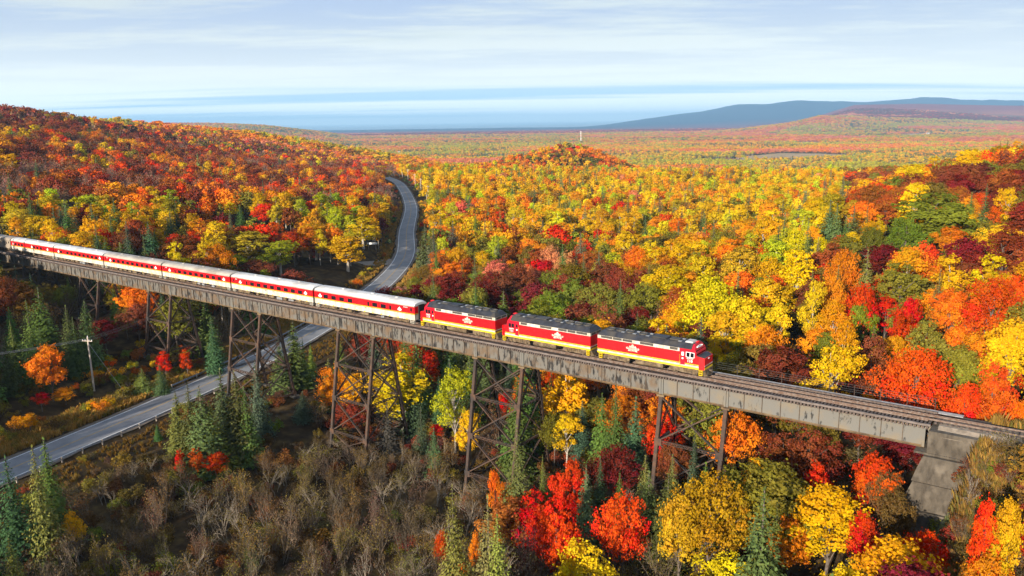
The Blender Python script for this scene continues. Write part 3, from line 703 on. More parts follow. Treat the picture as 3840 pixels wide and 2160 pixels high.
        o = side_text('AGAWA CANYON', .20, M['red'], 'emblem_lettering', em, ex, s * (Wd + .024), 2.54, s)
        o = side_text('TOUR TRAIN', .15, M['red'], 'emblem_lettering', em, ex, s * (Wd + .028), 2.24, s)
        side_text(number, .52, M['white'], 'road_number', root, 6.0, s * (Wd + .012), 2.12, s)
        side_text('AGAWA', .24, M['white'], 'lettering', root, 6.0, s * (Wd + .012), 2.47, s)
    o = bpy.data.objects.new('road_number', text_mesh(number, .22, M['black'], 'road_number')); COL.objects.link(o); o.parent = root
    o.matrix_local = Matrix.Translation((6.64, 0, 3.95)) @ Matrix.Rotation(math.pi / 2, 4, 'Z') @ Matrix.Rotation(math.radians(64), 4, 'X')
    # underframe
    u = MB(); u.box(-H + .1, H - .1, -1.25, 1.25, .95, 1.148); u.build('underframe', M['underframe'], root)
    MB().loft([[(-1.9, -1.2, .32), (2.0, -1.2, .32), (2.0, 1.2, .32), (-1.9, 1.2, .32)], [(-2.0, -1.42, .55), (2.1, -1.42, .55), (2.1, 1.42, .55), (-2.0, 1.42, .55)], [(-2.0, -1.42, 1.1), (2.1, -1.42, 1.1), (2.1, 1.42, 1.1), (-2.0, 1.42, 1.1)]]).build('fuel_tank', M['underframe'], root)
    make_truck(root, -5.1, 2.75, True); make_truck(root, 5.0, 2.75, True)
    for xe, sg in ((H, 1), (-H, -1)):
        for s in (-1, 1):
            st = MB()
            for i, z in enumerate((.40, .70, 1.0)): st.box(xe - sg * .45 - .22, xe - sg * .45 + .22, min(s * 1.12, s * 1.56), max(s * 1.12, s * 1.56), z, z + .07)
            for xx in (-.23, .23): st.box(xe - sg * .45 + xx - .02, xe - sg * .45 + xx + .02, min(s * 1.16, s * 1.5), max(s * 1.16, s * 1.5), .38, 1.14)
            st.build('steps', M['yellow'], root)
        MB().loft([[(xe - sg * .1, -1.25, .25), (xe - sg * .1, 1.25, .25), (xe + sg * .25, .9, .25), (xe + sg * .25, -.9, .25)], [(xe - sg * .1, -1.45, 1.14), (xe - sg * .1, 1.45, 1.14), (xe + sg * .05, 1.3, 1.14), (xe + sg * .05, -1.3, 1.14)]]).build('pilot', M['underframe'], root)
        MB().box(min(xe, xe + sg * .6), max(xe, xe + sg * .6), -.13, .13, .78, 1.0).build('coupler', M['wheel'], root)
        ho = MB()
        for y in (-.5, -.3, .35, .6): ho.tube((xe + sg * .06, y, 1.05), (xe + sg * .28, y, .6), .035, n=5)
        ho.build('brake_hose', M['black'], root)
    return root
LC = [(-7.95, 1, '110'), (-25.05, -1, '111'), (-42.15, -1, '113')]
make_loco(*LC[0], 'leading red diesel locomotive numbered 110 with cab facing the bare track', M['silver_bright'])
make_loco(*LC[1], 'second red diesel locomotive numbered 111, between the other two locomotives', M['roofgrey'])
make_loco(*LC[2], 'third red diesel locomotive coupled to the first passenger coach', M['roofgrey'], True)

def roof_ring(x, w, z0, z1, n=9, sc_=1.0):
    pts = []
    for i in range(n):
        a = math.pi * i / (n - 1)
        pts.append((x, -math.cos(a) * w * (1 if 0 < i < n - 1 else 1), z0 + (z1 - z0) * (math.sin(a) ** .75) * sc_))
    return pts
def make_coach(t_center, spec, label, roofm, grey=False):
    """spec: s positions in metres from the left end: wide windows, narrow windows, emblems, number, door window"""
    root = tag(empty('passenger_coach', BM @ Matrix.Translation((t_center, 0, 0))), label, 'passenger coach', 'passenger coaches behind the locomotives')
    H, Wd = 12.68, 1.52
    side = M['coachgrey'] if grey else M['red']; low = M['coachgrey'] if grey else M['cream']
    MB().box(-H, H, -Wd, Wd, 2.10, 3.28).build('upper_body', side, root)
    MB().box(-H, H, -Wd, Wd, 1.0, 1.93).build('lower_body', low, root)
    if not grey:
        MB().box(-H - .004, H + .004, -Wd - .012, Wd + .012, 2.0, 2.102).build('yellow_stripe', M['yellow'], root)
        MB().box(-H - .002, H + .002, -Wd - .008, Wd + .008, 1.932, 1.998).build('black_stripe', M['black'], root)
    else: MB().box(-H, H, -Wd, Wd, 1.932, 2.098).build('belt_rail', side, root)
    MB().box(-H, H, -Wd - .015, Wd + .015, 3.282, 3.46).build('eave', M['silver'] if not grey else side, root)
    rr = [roof_ring(-H, Wd * .96, 3.462, 4.0, sc_=.8), roof_ring(-H + .5, Wd, 3.462, 4.12), roof_ring(H - .5, Wd, 3.462, 4.12), roof_ring(H, Wd * .96, 3.462, 4.0, sc_=.8)]
    roof = MB().loft(rr).build('roof', roofm, root, smooth=False)
    for i in range(9):
        sx = -H + 1.6 + i * 2.8; MB().box(sx - .02, sx + .02, -.6, .6, 4.085, 4.135).build('roof_seam', roofm, roof)
    for xx in (-6.2, 1.4, 7.3): MB().box(xx - .3, xx + .3, -.25, .25, 4.09, 4.22).build('roof_vent', roofm, roof)
    for s in (-1, 1):
        y0, y1, y2 = s * Wd, s * (Wd + .014), s * (Wd + .020)
        def win(c, w, za=2.22, zb=2.90):
            f = MB().box(c - w / 2 - .06, c + w / 2 + .06, min(y0, y1), max(y0, y1), za - .05, zb + .05).build('window', M['crimson'] if not grey else M['coachgrey'], root)
            MB().box(c - w / 2, c + w / 2, min(y1, y2), max(y1, y2), za, zb).build('pane', M['glass'], f)
        for c in spec['wide']: win(c - H, 1.22)
        for c in spec.get('narrow', []): win(c - H, .48, 2.15, 2.92)
        for c in spec.get('door', []): win(c - H, .42, 2.45, 3.05)
        if grey: continue
        for c in spec['emblem']:
            pts = [(-.46, -.05), (-.40, -.2), (-.18, -.24), (0, -.34), (.2, -.25), (.40, -.2), (.46, -.03), (.30, .12), (.12, .26), (0, .44), (-.12, .26), (-.32, .14)]
            MB().profile_y([(c - H + px, 2.56 + pz) for px, pz in pts], min(y0, y2), max(y0, y2)).build('emblem', M['white'], root)
        for c, tx in spec.get('num', []): side_text(tx, .26, M['white'], 'coach_number', root, c - H, y2, 3.05, s)
        for c in spec.get('marks', []): MB().box(c - H - .14, c - H + .14, min(y0, y2), max(y0, y2), .98, 1.16).build('yellow_marker', M['yellow'], root)
        for c in (11.2, 13.6): MB().box(c - H - .25, c - H + .25, min(y0, y2), max(y0, y2), 1.70, 1.78).build('name_plate', M['black'], root)
        MB().box(H - 1.15, H - .25, min(y0, y1), max(y0, y1), 1.02, 1.90).build('step_panel', low, root)
    for sg in (-1, 1):
        for s in (-1, 1):
            st = MB(); xe = sg * (H - .65)
            for z in (.42, .72): st.box(xe - .38, xe + .38, min(s * 1.1, s * 1.48), max(s * 1.1, s * 1.48), z, z + .06)
            for xx in (-.4, .4): st.box(xe + xx - .03, xe + xx + .03, min(s * 1.12, s * 1.5), max(s * 1.12, s * 1.5), .40, 1.0)
            st.build('steps', low, root)
        MB().box(min(sg * H, sg * (H + .24)), max(sg * H, sg * (H + .24)), -.62, .62, 1.05, 3.5).build('diaphragm', M['black'], root)
    u = MB().box(-H + .3, H - .3, -1.1, 1.1, .82, .998); u.build('underframe', M['underframe'], root)
    rs = random.Random(int(abs(t_center)))
    x = -6.2
    while x < 6.0:
        w = rs.uniform(.7, 2.0)
        s = rs.choice((-1, -1, 1)); MB().box(x, x + w, min(s * .6, s * 1.35), max(s * .6, s * 1.35), rs.uniform(.32, .5), .815).build('equipment_box', M['underframe'] if rs.random() < .7 else M['galv'], root); x += w + rs.uniform(.2, .9)
    make_truck(root, -9.1, 2.6, False); make_truck(root, 9.1, 2.6, False)
    return root
std = [6.95 + 2.11 * i for i in range(8)]
mk = [1.0 + 2.05 * i for i in range(12)]
SP = [
    dict(wide=[3.1, 5.25, 7.4, 9.6, 15.9, 18.0], narrow=[14.3, 19.7], emblem=[1.55, 21.9], num=[(23.3, 'AC 5710')], door=[24.6], marks=mk),
    dict(wide=std, narrow=[5.2], emblem=[3.05, 23.3], num=[(1.7, '5656')], door=[.7], marks=mk),
    dict(wide=std, narrow=[5.2], emblem=[3.05, 23.3], num=[(1.7, '5655')], door=[.7], marks=mk[::2]),
    dict(wide=[4.75 + 2.11 * i for i in range(9)], emblem=[3.1, 23.2], num=[(1.7, '5654')], door=[.7], marks=mk[::2]),
    dict(wide=[3.9] + [7.4 + 2.11 * i for i in range(8)], emblem=[2.5, 23.9], num=[], door=[1.1, 24.6]),
    dict(wide=[3.0, 5.0, 7.0, 14.4, 16.3, 18.4], narrow=[20.2], emblem=[1.4, 13.0, 22.2], num=[]),
]
LB = ['first red and cream coach behind the locomotives, with four windows then a blank panel', 'second red and cream coach from the locomotives, white roofed, eight wide windows',
      'third red and cream coach from the locomotives with a dull tan grey roof', 'fourth red and cream coach from the locomotives, nine wide windows and tan roof',
      'fifth red and cream coach from the locomotives with a patchy white roof', 'sixth and last red coach, next to the plain grey coach']
RO = ['silver_bright', 'silver_bright', 'silver', 'silver', 'silver_bright', 'silver_bright']
for i in range(6): make_coach(-63.95 - 25.9 * i, SP[i], LB[i], M[RO[i]])
make_coach(-63.95 - 25.9 * 6, dict(wide=[3 + 2.6 * i for i in range(7)], narrow=[21.4, 22.9], emblem=[], num=[], door=[24.4]), 'plain grey steel coach at the tail of the visible train', M['coachgrey'], True)

# ------------------------------------------------------------------ roadside things
def gz(x, y): return float(terrain(x, y)[0])
arc = np.concatenate([[0], np.cumsum(np.linalg.norm(np.diff(RF, axis=0), axis=1))]); RNn = normals2(RF)
def road_at(Yw, off):
    i = int(np.argmin(np.abs(RF[:, 1] - Yw))); return RF[i] + RNn[i] * off
def guardrail(y0, y1, off, label, white_from=None):
    root = tag(empty('guardrail'), label, 'guardrail', 'steel guardrails beside the highway')
    ii = [i for i in range(len(RF)) if y0 <= RF[i, 1] <= y1]; P = RF[ii] + RNn[ii] * off
    s = np.concatenate([[0], np.cumsum(np.linalg.norm(np.diff(P, axis=0), axis=1))])
    n = int(s[-1] / 3.8); pts = [np.array([np.interp(q, s, P[:, 0]), np.interp(q, s, P[:, 1])]) for q in np.linspace(0, s[-1], n + 1)]
    pm_ = MB().box(-.09, .09, -.09, .09, -.6, .86).mesh('post', M['post'])
    for i, p in enumerate(pts):
        d = pts[min(i + 1, n)] - pts[max(i - 1, 0)]; place('post', pm_, root, (p[0], p[1], ROAD_Z - .1), math.atan2(d[1], d[0]))
    sgn = -1 if off > 0 else 1
    r = MB(); rings = []
    for i, p in enumerate(pts):
        d = pts[min(i + 1, n)] - pts[max(i - 1, 0)]; d /= np.linalg.norm(d); nn = np.array([d[1], -d[0]]) * sgn
        rings.append([(p[0] + nn[0] * a, p[1] + nn[1] * a, ROAD_Z + z) for a, z in ((.10, .40), (.16, .46), (.10, .55), (.16, .64), (.10, .72), (.13, .72), (.19, .64), (.13, .55), (.19, .46), (.13, .40))])
    r.loft(rings).build('rail', M['galv'], root)
guardrail(112, 162, 5.5, 'steel guardrail on the camera side of the highway, left of the dark spruces')
guardrail(160, 226, -5.5, 'steel guardrail on the far side of the highway where it passes under the trestle')
def utility_pole(x, y, h, ang, label, guy=False, cross=1):
    z = gz(x, y); root = tag(empty('utility_pole', Matrix.Translation((x, y, z)) @ Matrix.Rotation(ang, 4, 'Z')), label, 'utility pole', 'wooden utility poles beside the highway')
    MB().tube((0, 0, -1), (0, 0, h), .21, .14, 8).build('pole', M['pole'], root)
    for k_ in range(cross):
        zz_ = h - .75 - .9 * k_
        ca = MB().box(-1.15, 1.15, -.26, -.14, zz_ - .07, zz_ + .07).build('crossarm', M['pole'], root)
        for xx in (-1.05, -.45, .45, 1.05): MB().tube((xx, -.2, zz_ + .07), (xx, -.2, zz_ + .30), .06, .05, 6).build('insulator', M['white'], ca)
    MB().tube((0, 0, h), (0, 0, h + .3), .06, .05, 6).build('insulator', M['white'], root)
    if guy: MB().tube((0, 0, h - 1.2), (4.6, 2.6, -.4), .035, n=4).build('guy_wire', M['galv'], root)
    return np.array([x, y, z + h - .45]), ang
def wires(a, b, label, name='power_line'):
    (p, aa), (q, ab_) = a, b
    root = tag(empty(name), label, 'power line', 'power line wires')
    for off in (-1.05, -.45, .45, 1.05):
        A = p + np.array([math.cos(aa) * off, math.sin(aa) * off, 0]); B = q + np.array([math.cos(ab_) * off, math.sin(ab_) * off, 0])
        m_ = MB(); pr0 = A; ln = np.linalg.norm(B - A)
        for s in np.linspace(0, 1, 11)[1:]:
            c = A + (B - A) * s; c[2] -= 4 * .018 * ln * s * (1 - s); m_.tube(pr0, c, .014, n=4, cap=False); pr0 = c
        m_.build('wire', M['galv'], root)
_US = np.concatenate([np.arange(60, 400, 1.0), 400 * 1.006 ** np.arange(0, 560)])
def unproj(vx, vy):
    """where the line of sight through a view point meets the ground"""
    P = np.array([0, 0, CAM_H]) + view_ray(vx, vy) * _US[:, None]; d = P[:, 2] - terrain(P[:, 0], P[:, 1])
    i = max(1, int(np.argmax(d < 0))); f = d[i - 1] / (d[i - 1] - d[i] + 1e-9); return P[i - 1] + (P[i] - P[i - 1]) * f
P0 = unproj(237, 983)
pa = utility_pole(P0[0], P0[1], 11.4, math.radians(-12), 'pale timber utility pole with guy wire on the bank beside the highway', True)
pb = utility_pole(P0[0] - 34, P0[1] - 34, 10.5, math.radians(-12), 'pale timber utility pole further along the bank towards the camera')
pc = utility_pole(P0[0] + 9, P0[1] + 50, 10.5, math.radians(-12), 'pale timber utility pole among the dark trees behind the trestle')
wires(pb, pa, 'four thin wires running from the bank pole down towards the camera'); wires(pa, pc, 'four thin wires running from the bank pole back under the trestle')
far = []
for i, (Yw, off, lb) in enumerate(((560, 13, 'first'), (625, 11.5, 'second'), (690, 11, 'third'), (760, 11, 'fourth'))):
    q = road_at(Yw, off); far.append(utility_pole(q[0], q[1], 11, math.radians(8), 'slender utility pole beside the distant highway bend, %s in the receding row' % lb))
for i in range(3): wires(far[i], far[i + 1], 'wires strung between the %s poles at the distant highway bend' % ('first and second', 'second and third', 'third and fourth')[i])
q = road_at(560, -22); fl = utility_pole(q[0], q[1], 11, math.radians(60), 'slender utility pole left of the distant highway, opposite the receding row'); wires(fl, far[0], 'wires crossing above the distant highway between two poles')
def sign(x, y, name, label, shape, mat_, h, ang, txt=None):
    root = tag(empty(name, Matrix.Translation((x, y, gz(x, y))) @ Matrix.Rotation(ang, 4, 'Z')), label, 'road sign')
    w, hh = shape
    if name == 'diamond_sign':
        MB().box(-.05, .05, .02, .10, -.4, h).build('post', M['post'], root)
        MB().profile_y([(0, h - .95), (.8, h - .15), (0, h + .65), (-.8, h - .15)], -.02, .019).build('panel', mat_, root)
    else:
        for xx in (-w * .35, w * .35): MB().box(xx - .05, xx + .05, .02, .10, -.4, h).build('post', M['post'], root)
        MB().box(-w / 2, w / 2, -.02, .019, h - hh, h).build('panel', mat_, root)
    return root
q = road_at(330, -13); sign(q[0], q[1], 'board_sign', 'small white board sign on posts left of the highway by the gravel side road', (4.2, .75), M['white'], 3.6, 0)
q = road_at(420, 6.2); sign(q[0], q[1], 'diamond_sign', 'yellow diamond warning sign at the highway edge below the distant bend', (1, 1), M['yellow'], 2.6, 0)
q = road_at(326, 9.5); sign(q[0], q[1], 'white_sign', 'small white sign on the gravel beside the highway, opposite the side road', (1.6, 1.3), M['white'], 2.0, 0)
q = road_at(164, -6.0); sign(q[0], q[1], 'marker_sign', 'narrow yellow hazard marker at the end of the far guardrail', (.6, 1.3), M['yellow'], 1.8, .4)
# boulders of blasted rock by the tower footing
# radio mast far out on the plain
mp_ = unproj(1461, 361); mz = mp_[2]
mast = tag(empty('radio_mast', Matrix.Translation(tuple(mp_))), 'tall white lattice radio mast standing alone on the far plain', 'mast')
mh = np.linalg.norm(mp_[:2]) * 30 * K / F_PX
for a in range(3):
    an = a * 2.094; MB().tube((3 * math.cos(an), 3 * math.sin(an), -2), (1.0 * math.cos(an), 1.0 * math.sin(an), mh), .55, .4, 5).build('leg', M['white'], mast)
lt = MB()
for i in range(14):
    z0, z1 = mh * i / 14, mh * (i + 1) / 14
    for a in range(3):
        r0, r1 = 3 - 2 * i / 14, 3 - 2 * (i + 1) / 14; b_ = a + (1 if i % 2 else -1)
        lt.tube((r0 * math.cos(a * 2.094), r0 * math.sin(a * 2.094), z0), (r1 * math.cos(b_ * 2.094), r1 * math.sin(b_ * 2.094), z1), .22, n=4)
lt.build('lattice', M['white'], mast); MB().box(-2.2, 2.2, -2.2, 2.2, mh * .93, mh * .98).box(-2, 2, -2, 2, mh * .80, mh * .84).build('antenna_head', M['white'], mast)
# clearings on the plain
FIELDS = []
def field(pts, name, mat_, label, dz=1.2):
    P = [unproj(*q) for q in pts]; c = np.mean(P, 0)
    FIELDS.append(np.array([p[:2] for p in P]))
    n = len(P); v = []; rings = 5
    v.append((c[0], c[1], gz(c[0], c[1]) + dz))
    for r_ in range(1, rings + 1):
        for p in P:
            x_ = c[0] + (p[0] - c[0]) * r_ / rings; y_ = c[1] + (p[1] - c[1]) * r_ / rings; v.append((x_, y_, gz(x_, y_) + dz))
    f = [(0, 1 + i, 1 + (i + 1) % n) for i in range(n)]
    for r_ in range(rings - 1):
        for i in range(n): a_ = 1 + r_ * n + i; b_ = 1 + r_ * n + (i + 1) % n; f.append((a_, a_ + n, b_ + n, b_))
    o = MB().add(v, f).build(name, mat_)
    if o.data.polygons[0].normal.z < 0: o.data.flip_normals()
    tag(o, label, None, None, 'structure')
straw = pmat('straw_field', (.42, .27, .12), (.30, .20, .09), .02, .95)
bog = pmat('brown_bog', (.16, .085, .045), (.10, .06, .04), .02, .95)
field([(1850, 397), (1960, 386), (2060, 387), (2150, 391), (2110, 402), (1990, 408), (1880, 406)], 'marsh', straw, 'tan marsh clearing on the lower plain beyond the woods')
field([(1740, 406), (1850, 400), (1880, 407), (1985, 409), (1880, 414), (1780, 413)], 'bog_patch', bog, 'brown bog strip at the edge of the tan marsh')
field([(2000, 358), (2060, 357.5), (2075, 366), (2010, 366.5)], 'hay_field', straw, 'small straw coloured field round the far white farm buildings')
field([(2250, 339), (2330, 335), (2370, 339), (2290, 344.5)], 'stubble_field', straw, 'pale field far out below the purple hills')
def farm(vx, vy, w, label):
    p = unproj(vx, vy); root = tag(empty('farm_building', Matrix.Translation((p[0], p[1], gz(p[0], p[1]) + 1.0))), label, 'building', 'white farm buildings on the far plain')
    h = w * .4
    MB().box(-w / 2, w / 2, -w * .3, w * .3, 0, h).build('wall', M['white'], root); MB().profile_x([(-w * .34, h + .01), (w * .34, h + .01), (0, h * 1.6)], -w * .53, w * .53).build('roof', M['silver_bright'], root)
farm(2030, 362.5, 15, 'white farm building on the straw field, west of its twin'); farm(2046, 362, 12, 'smaller white farm building on the straw field, east of its twin')
farm(2334, 338, 16, 'white barn beside the pale field below the purple hills'); farm(1001, 389.5, 20, 'long white shed among orange woods beyond the highway bend'); farm(2498, 336, 12, 'white house at the far right of the plain')

# ------------------------------------------------------------------ vegetation: leaf-level tree shapes
def quads_mesh(name, C, Nn, size, aspect, mats, var, trunk=None, rs=None, axis=None):
    """leaf sprays as bent quads centred at C with normals Nn; trunk: MB with woody geometry"""
    n = len(C)
    r = rs.normal(size=(n, 3)); a = np.cross(Nn, r)
    if axis is not None: a = axis - Nn * (axis * Nn).sum(1)[:, None]; a = a + .25 * r
    a /= np.linalg.norm(a, axis=1)[:, None] + 1e-9; b = np.cross(Nn, a); b /= np.linalg.norm(b, axis=1)[:, None] + 1e-9
    h = (size / 2)[:, None]; w = (size * aspect / 2)[:, None]
    V = np.stack([C - a * h - b * w * .6, C + a * h * .1 - b * w * 1.1, C + a * h * 1.1, C - a * h * .1 + b * w * 1.1], 1).reshape(-1, 3)
    F = np.arange(4 * n).reshape(n, 4)
    vv = np.repeat(var, 4, axis=0)
    fm = np.zeros(n, int)
    if trunk is not None and trunk.v:
        tv = np.array(trunk.v); tf = [tuple(i + len(V) for i in f) for f in trunk.f]
        V = np.vstack([V, tv]); vv = np.vstack([vv, np.full((len(tv), 3), .5)])
        faces = F.tolist() + tf; fm = np.concatenate([fm, np.ones(len(tf), int)])
    else: faces = F.tolist()
    me = bpy.data.meshes.new(name); me.from_pydata(V.tolist(), [], faces); me.update()
    at = me.color_attributes.new('leafvar', 'FLOAT_COLOR', 'POINT')
    at.data.foreach_set('color', np.hstack([vv, np.ones((len(vv), 1))]).astype(np.float32).ravel())
    for m_ in mats: me.materials.append(m_)
    if len(mats) > 1: me.polygons.foreach_set('material_index', fm)
    return me
def unit(v): return v / (np.linalg.norm(v, axis=-1, keepdims=True) + 1e-9)
def wobble_trunk(mb, pts, r0, r1, n=6):
    for i in range(len(pts) - 1):
        a = r0 + (r1 - r0) * i / (len(pts) - 1); b = r0 + (r1 - r0) * (i + 1) / (len(pts) - 1); mb.tube(pts[i], pts[i + 1], a, b, n, cap=False)
def broadleaf(seed, H=14.0, R=4.6, base=.30, nleaf=2600, leaf=.40, nl=15, shape='round', limb=True):
    """lobed crown of leaf sprays on a forking trunk"""
    rs = np.random.default_rng(seed); wood = MB()
    zc = H * (base + 1) / 2; hz = H * (1 - base) / 2
    lobes = []
    for i in range(nl):
        for _ in range(30):
            d = unit(rs.normal(size=3)); q = d * rs.uniform(.35, .80)
            if q[2] < -.75: continue
            c = np.array([q[0] * R, q[1] * R, zc + q[2] * hz])
            if shape == 'cone': c[:2] *= 1.15 - .95 * (c[2] / H - base) / (1 - base)
            if shape == 'umbrella': c[2] += .12 * H * (1 - (q[0] ** 2 + q[1] ** 2))
            if all(np.linalg.norm((c - l[0]) / np.array([1, 1, .8])) > R * .38 for l in lobes): break
        lobes.append((c, R * rs.uniform(.17, .50), rs.random()))
    lobes.append((np.array([rs.normal() * .3, rs.normal() * .3, H - R * .42]), R * .42, rs.random()))
    C = []; Nm = []; Va = []
    vol = np.array([l[1] ** 2 for l in lobes]); cnt = (nleaf * vol / vol.sum()).astype(int)
    for (c, r, tone), n in zip(lobes, cnt):
        d = unit(rs.normal(size=(n, 3)) + np.array([0, 0, .22])); rad = r * (1 - .55 * rs.random(n) ** 2.2)
        # a lumpy surface: pull sprays toward random twig tips
        tips = unit(rs.normal(size=(9, 3)) + np.array([0, 0, .25])); k_ = np.argmax(d @ tips.T, 1); d = unit(d * .72 + tips[k_] * .5); rad *= 1.05 + .22 * (rs.random(9)[k_] - .3)
        rad = np.where(rs.random(n) < .10, rad * rs.uniform(1.1, 1.5, n), rad); p = c + d * rad[:, None] * np.array([1.12, 1.12, rs.uniform(.7, 1.05)]); C.append(p); Nm.append(unit(d + .5 * rs.normal(size=(n, 3)) + np.array([0, 0, .05])))
        Va.append(np.stack([np.clip(tone * .72 + .28 * rs.random(n), 0, 1), np.clip(.45 * rs.random() + .55 * rs.random(n), 0, 1), rs.random(n)], 1))
    C = np.vstack(C); Nm = np.vstack(Nm); Va = np.vstack(Va)
    top = np.array([rs.normal() * .4, rs.normal() * .4, H * .72]); mid = np.array([rs.normal() * .25, rs.normal() * .25, H * .36])
    r0 = H * .014 + .04
    wobble_trunk(wood, [np.array([0, 0, -.6]), mid, top], r0, r0 * .35)
    if limb:
        for (c, r, _) in lobes:
            f = np.clip((c[2] / H - .18) * .9, .22, .8); s = mid + (top - mid) * np.clip((f * H - mid[2]) / (top[2] - mid[2]), 0, 1) if f * H > mid[2] else mid * f * H / mid[2]
            m2 = (s + c) / 2 + np.array([0, 0, .3]); wobble_trunk(wood, [s, m2, c], r0 * .38, r0 * .10, 4)
    sz = leaf * rs.uniform(.65, 1.35, len(C))
    return C, Nm, sz, Va, wood, rs
def conifer(seed, H=15.0, R=2.9, nw=26, nb=11, per=5, leaf=.62, droop=.25, thin=0.0):
    rs = np.random.default_rng(seed); wood = MB(); C = []; Nm = []; Va = []; S = []; AX = []
    wobble_trunk(wood, [np.array([0, 0, -.6]), np.array([0, 0, H * .5]), np.array([0, 0, H * .99])], H * .012 + .03, .03, 6)
    for w in range(nw):
        f = (w + rs.uniform(-.3, .3)) / nw; f = min(max(f, 0), 1); z = H * (.05 + .94 * f)
        rad = R * ((1 - f) ** .85) * rs.uniform(.78, 1.12) + .10
        m_ = max(4, int(nb * (1 - f * .6)))
        for b in range(m_):
            if rs.random() < thin: continue
            an = 2 * math.pi * (b + rs.random() * .8) / m_; br = rad * rs.uniform(.72, 1.16); tone = rs.random()
            k_ = max(2, int(per * (br / R) + 1.5))
            for j in range(k_):
                u = (j + .6 * rs.random() + .35) / k_; rr = br * u
                sag = -droop * rr + .10 * rr * u * 1.2
                side = rs.normal() * .16 * rr
                p = np.array([rr * math.cos(an) - side * math.sin(an), rr * math.sin(an) + side * math.cos(an), z + sag + rs.normal() * .06])
                C.append(p); nrm = np.array([math.cos(an) * .6, math.sin(an) * .6, .7]) + rs.normal(size=3) * .28; Nm.append(nrm); AX.append(np.array([math.cos(an), math.sin(an), -droop]) + np.array([-math.sin(an), math.cos(an), 0]) * rs.normal() * .6)
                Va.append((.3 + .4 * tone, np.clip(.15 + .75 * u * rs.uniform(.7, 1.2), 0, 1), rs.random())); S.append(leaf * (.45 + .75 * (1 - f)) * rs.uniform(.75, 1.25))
    C.append(np.array([0, 0, H])); Nm.append(np.array([1., 0, .1])); Va.append((.5, .6, .5)); S.append(.5); AX.append(np.array([0, 0, 1.0]))
    return np.array(C), unit(np.array(Nm)), np.array(S), np.array(Va), wood, rs, np.array(AX)
def bare(seed, H=9.0, stems=3, nleaf=260, leaf=.24, spread=.35, depth=4):
    rs = np.random.default_rng(seed); wood = MB(); tips = []
    def grow(p, d, ln, r, lev):
        q = p + d * ln; m_ = (p + q) / 2 + rs.normal(size=3) * ln * .05
        wobble_trunk(wood, [p, m_, q], r, r * .62, 4 if lev < 2 else 3)
        if lev >= depth: tips.append(q); return
        for _ in range(rs.integers(2, 4) + (1 if lev == 0 else 0)):
            nd_ = unit(d + rs.normal(size=3) * (.42 + .05 * lev) + np.array([0, 0, .18])); s = rs.uniform(.35, 1.0)
            grow(p + (q - p) * s, nd_, ln * rs.uniform(.55, .80), r * .56, lev + 1)
        tips.append(q)
    for s in range(stems):
        d = unit(np.array([rs.normal() * spread, rs.normal() * spread, 1.0])); p = np.array([rs.normal() * .35 * (stems > 1), rs.normal() * .35 * (stems > 1), -.4])
        grow(p, d, H * rs.uniform(.34, .46), H * .013 + .03, 0)
    T = np.array(tips); i = rs.integers(0, len(T), nleaf); C = T[i] + rs.normal(size=(nleaf, 3)) * .35
    C[:, 2] = np.maximum(C[:, 2], .3)
    return C, unit(rs.normal(size=(nleaf, 3)) + np.array([0, 0, .4])), leaf * rs.uniform(.6, 1.3, nleaf), rs.random((nleaf, 3)), wood, rs
def shrub(seed, H=2.6, R=1.9, nleaf=520, leaf=.26):
    rs = np.random.default_rng(seed); wood = MB(); C = []; Nm = []; Va = []
    for i in range(9):
        c = np.array([rs.normal() * R * .42, rs.normal() * R * .42, rs.uniform(.3, .78) * H]); r = R * rs.uniform(.28, .46); n = nleaf // 9
        d = unit(rs.normal(size=(n, 3)) + np.array([0, 0, .3])); C.append(c + d * (r * (1 - .6 * rs.random(n) ** 2))[:, None]); Nm.append(unit(d + .6 * rs.normal(size=(n, 3)))); t_ = rs.random()
        Va.append(np.stack([np.clip(t_ * .7 + .3 * rs.random(n), 0, 1), rs.random(n), rs.random(n)], 1)); wobble_trunk(wood, [np.array([0, 0, -.3]), c * .6, c], .05, .015, 3)
    C = np.vstack(C); C[:, 2] = np.maximum(C[:, 2], .08)
    return C, np.vstack(Nm), leaf * rs.uniform(.6, 1.35, len(C)), np.vstack(Va), wood, rs
def as_parts(data, leafm, barkm, aspect=.8):
    C, Nm, S, Va, wood, rs = data[:6]; ax = data[6] if len(data) > 6 else None
    return quads_mesh('crown', C, Nm, S, aspect if ax is None else .5, [leafm], Va, None, rs, ax), wood.mesh('trunk', barkm), float(C[:, 2].max()), float(np.percentile(np.hypot(C[:, 0], C[:, 1]), 96))
def as_one(data, leafm, barkm, aspect=.8):
    C, Nm, S, Va, wood, rs = data[:6]; ax = data[6] if len(data) > 6 else None
    return quads_mesh('far_tree', C, Nm, S, aspect if ax is None else .6, [leafm, barkm], Va, wood, rs, ax), float(C[:, 2].max()), float(np.percentile(np.hypot(C[:, 0], C[:, 1]), 96))
KINDS = ['maple', 'birch', 'spruce', 'bare', 'shrub']
BARK = dict(maple='bark', birch='birch', spruce='bark', bare='twig', shrub='bark')
NAME = dict(maple='maple_tree', birch='birch_tree', spruce='spruce_tree', bare='bare_tree', shrub='shrub')
LEAFM = dict(maple='leaf', birch='leaf', spruce='needle', bare='leaf', shrub='leaf')
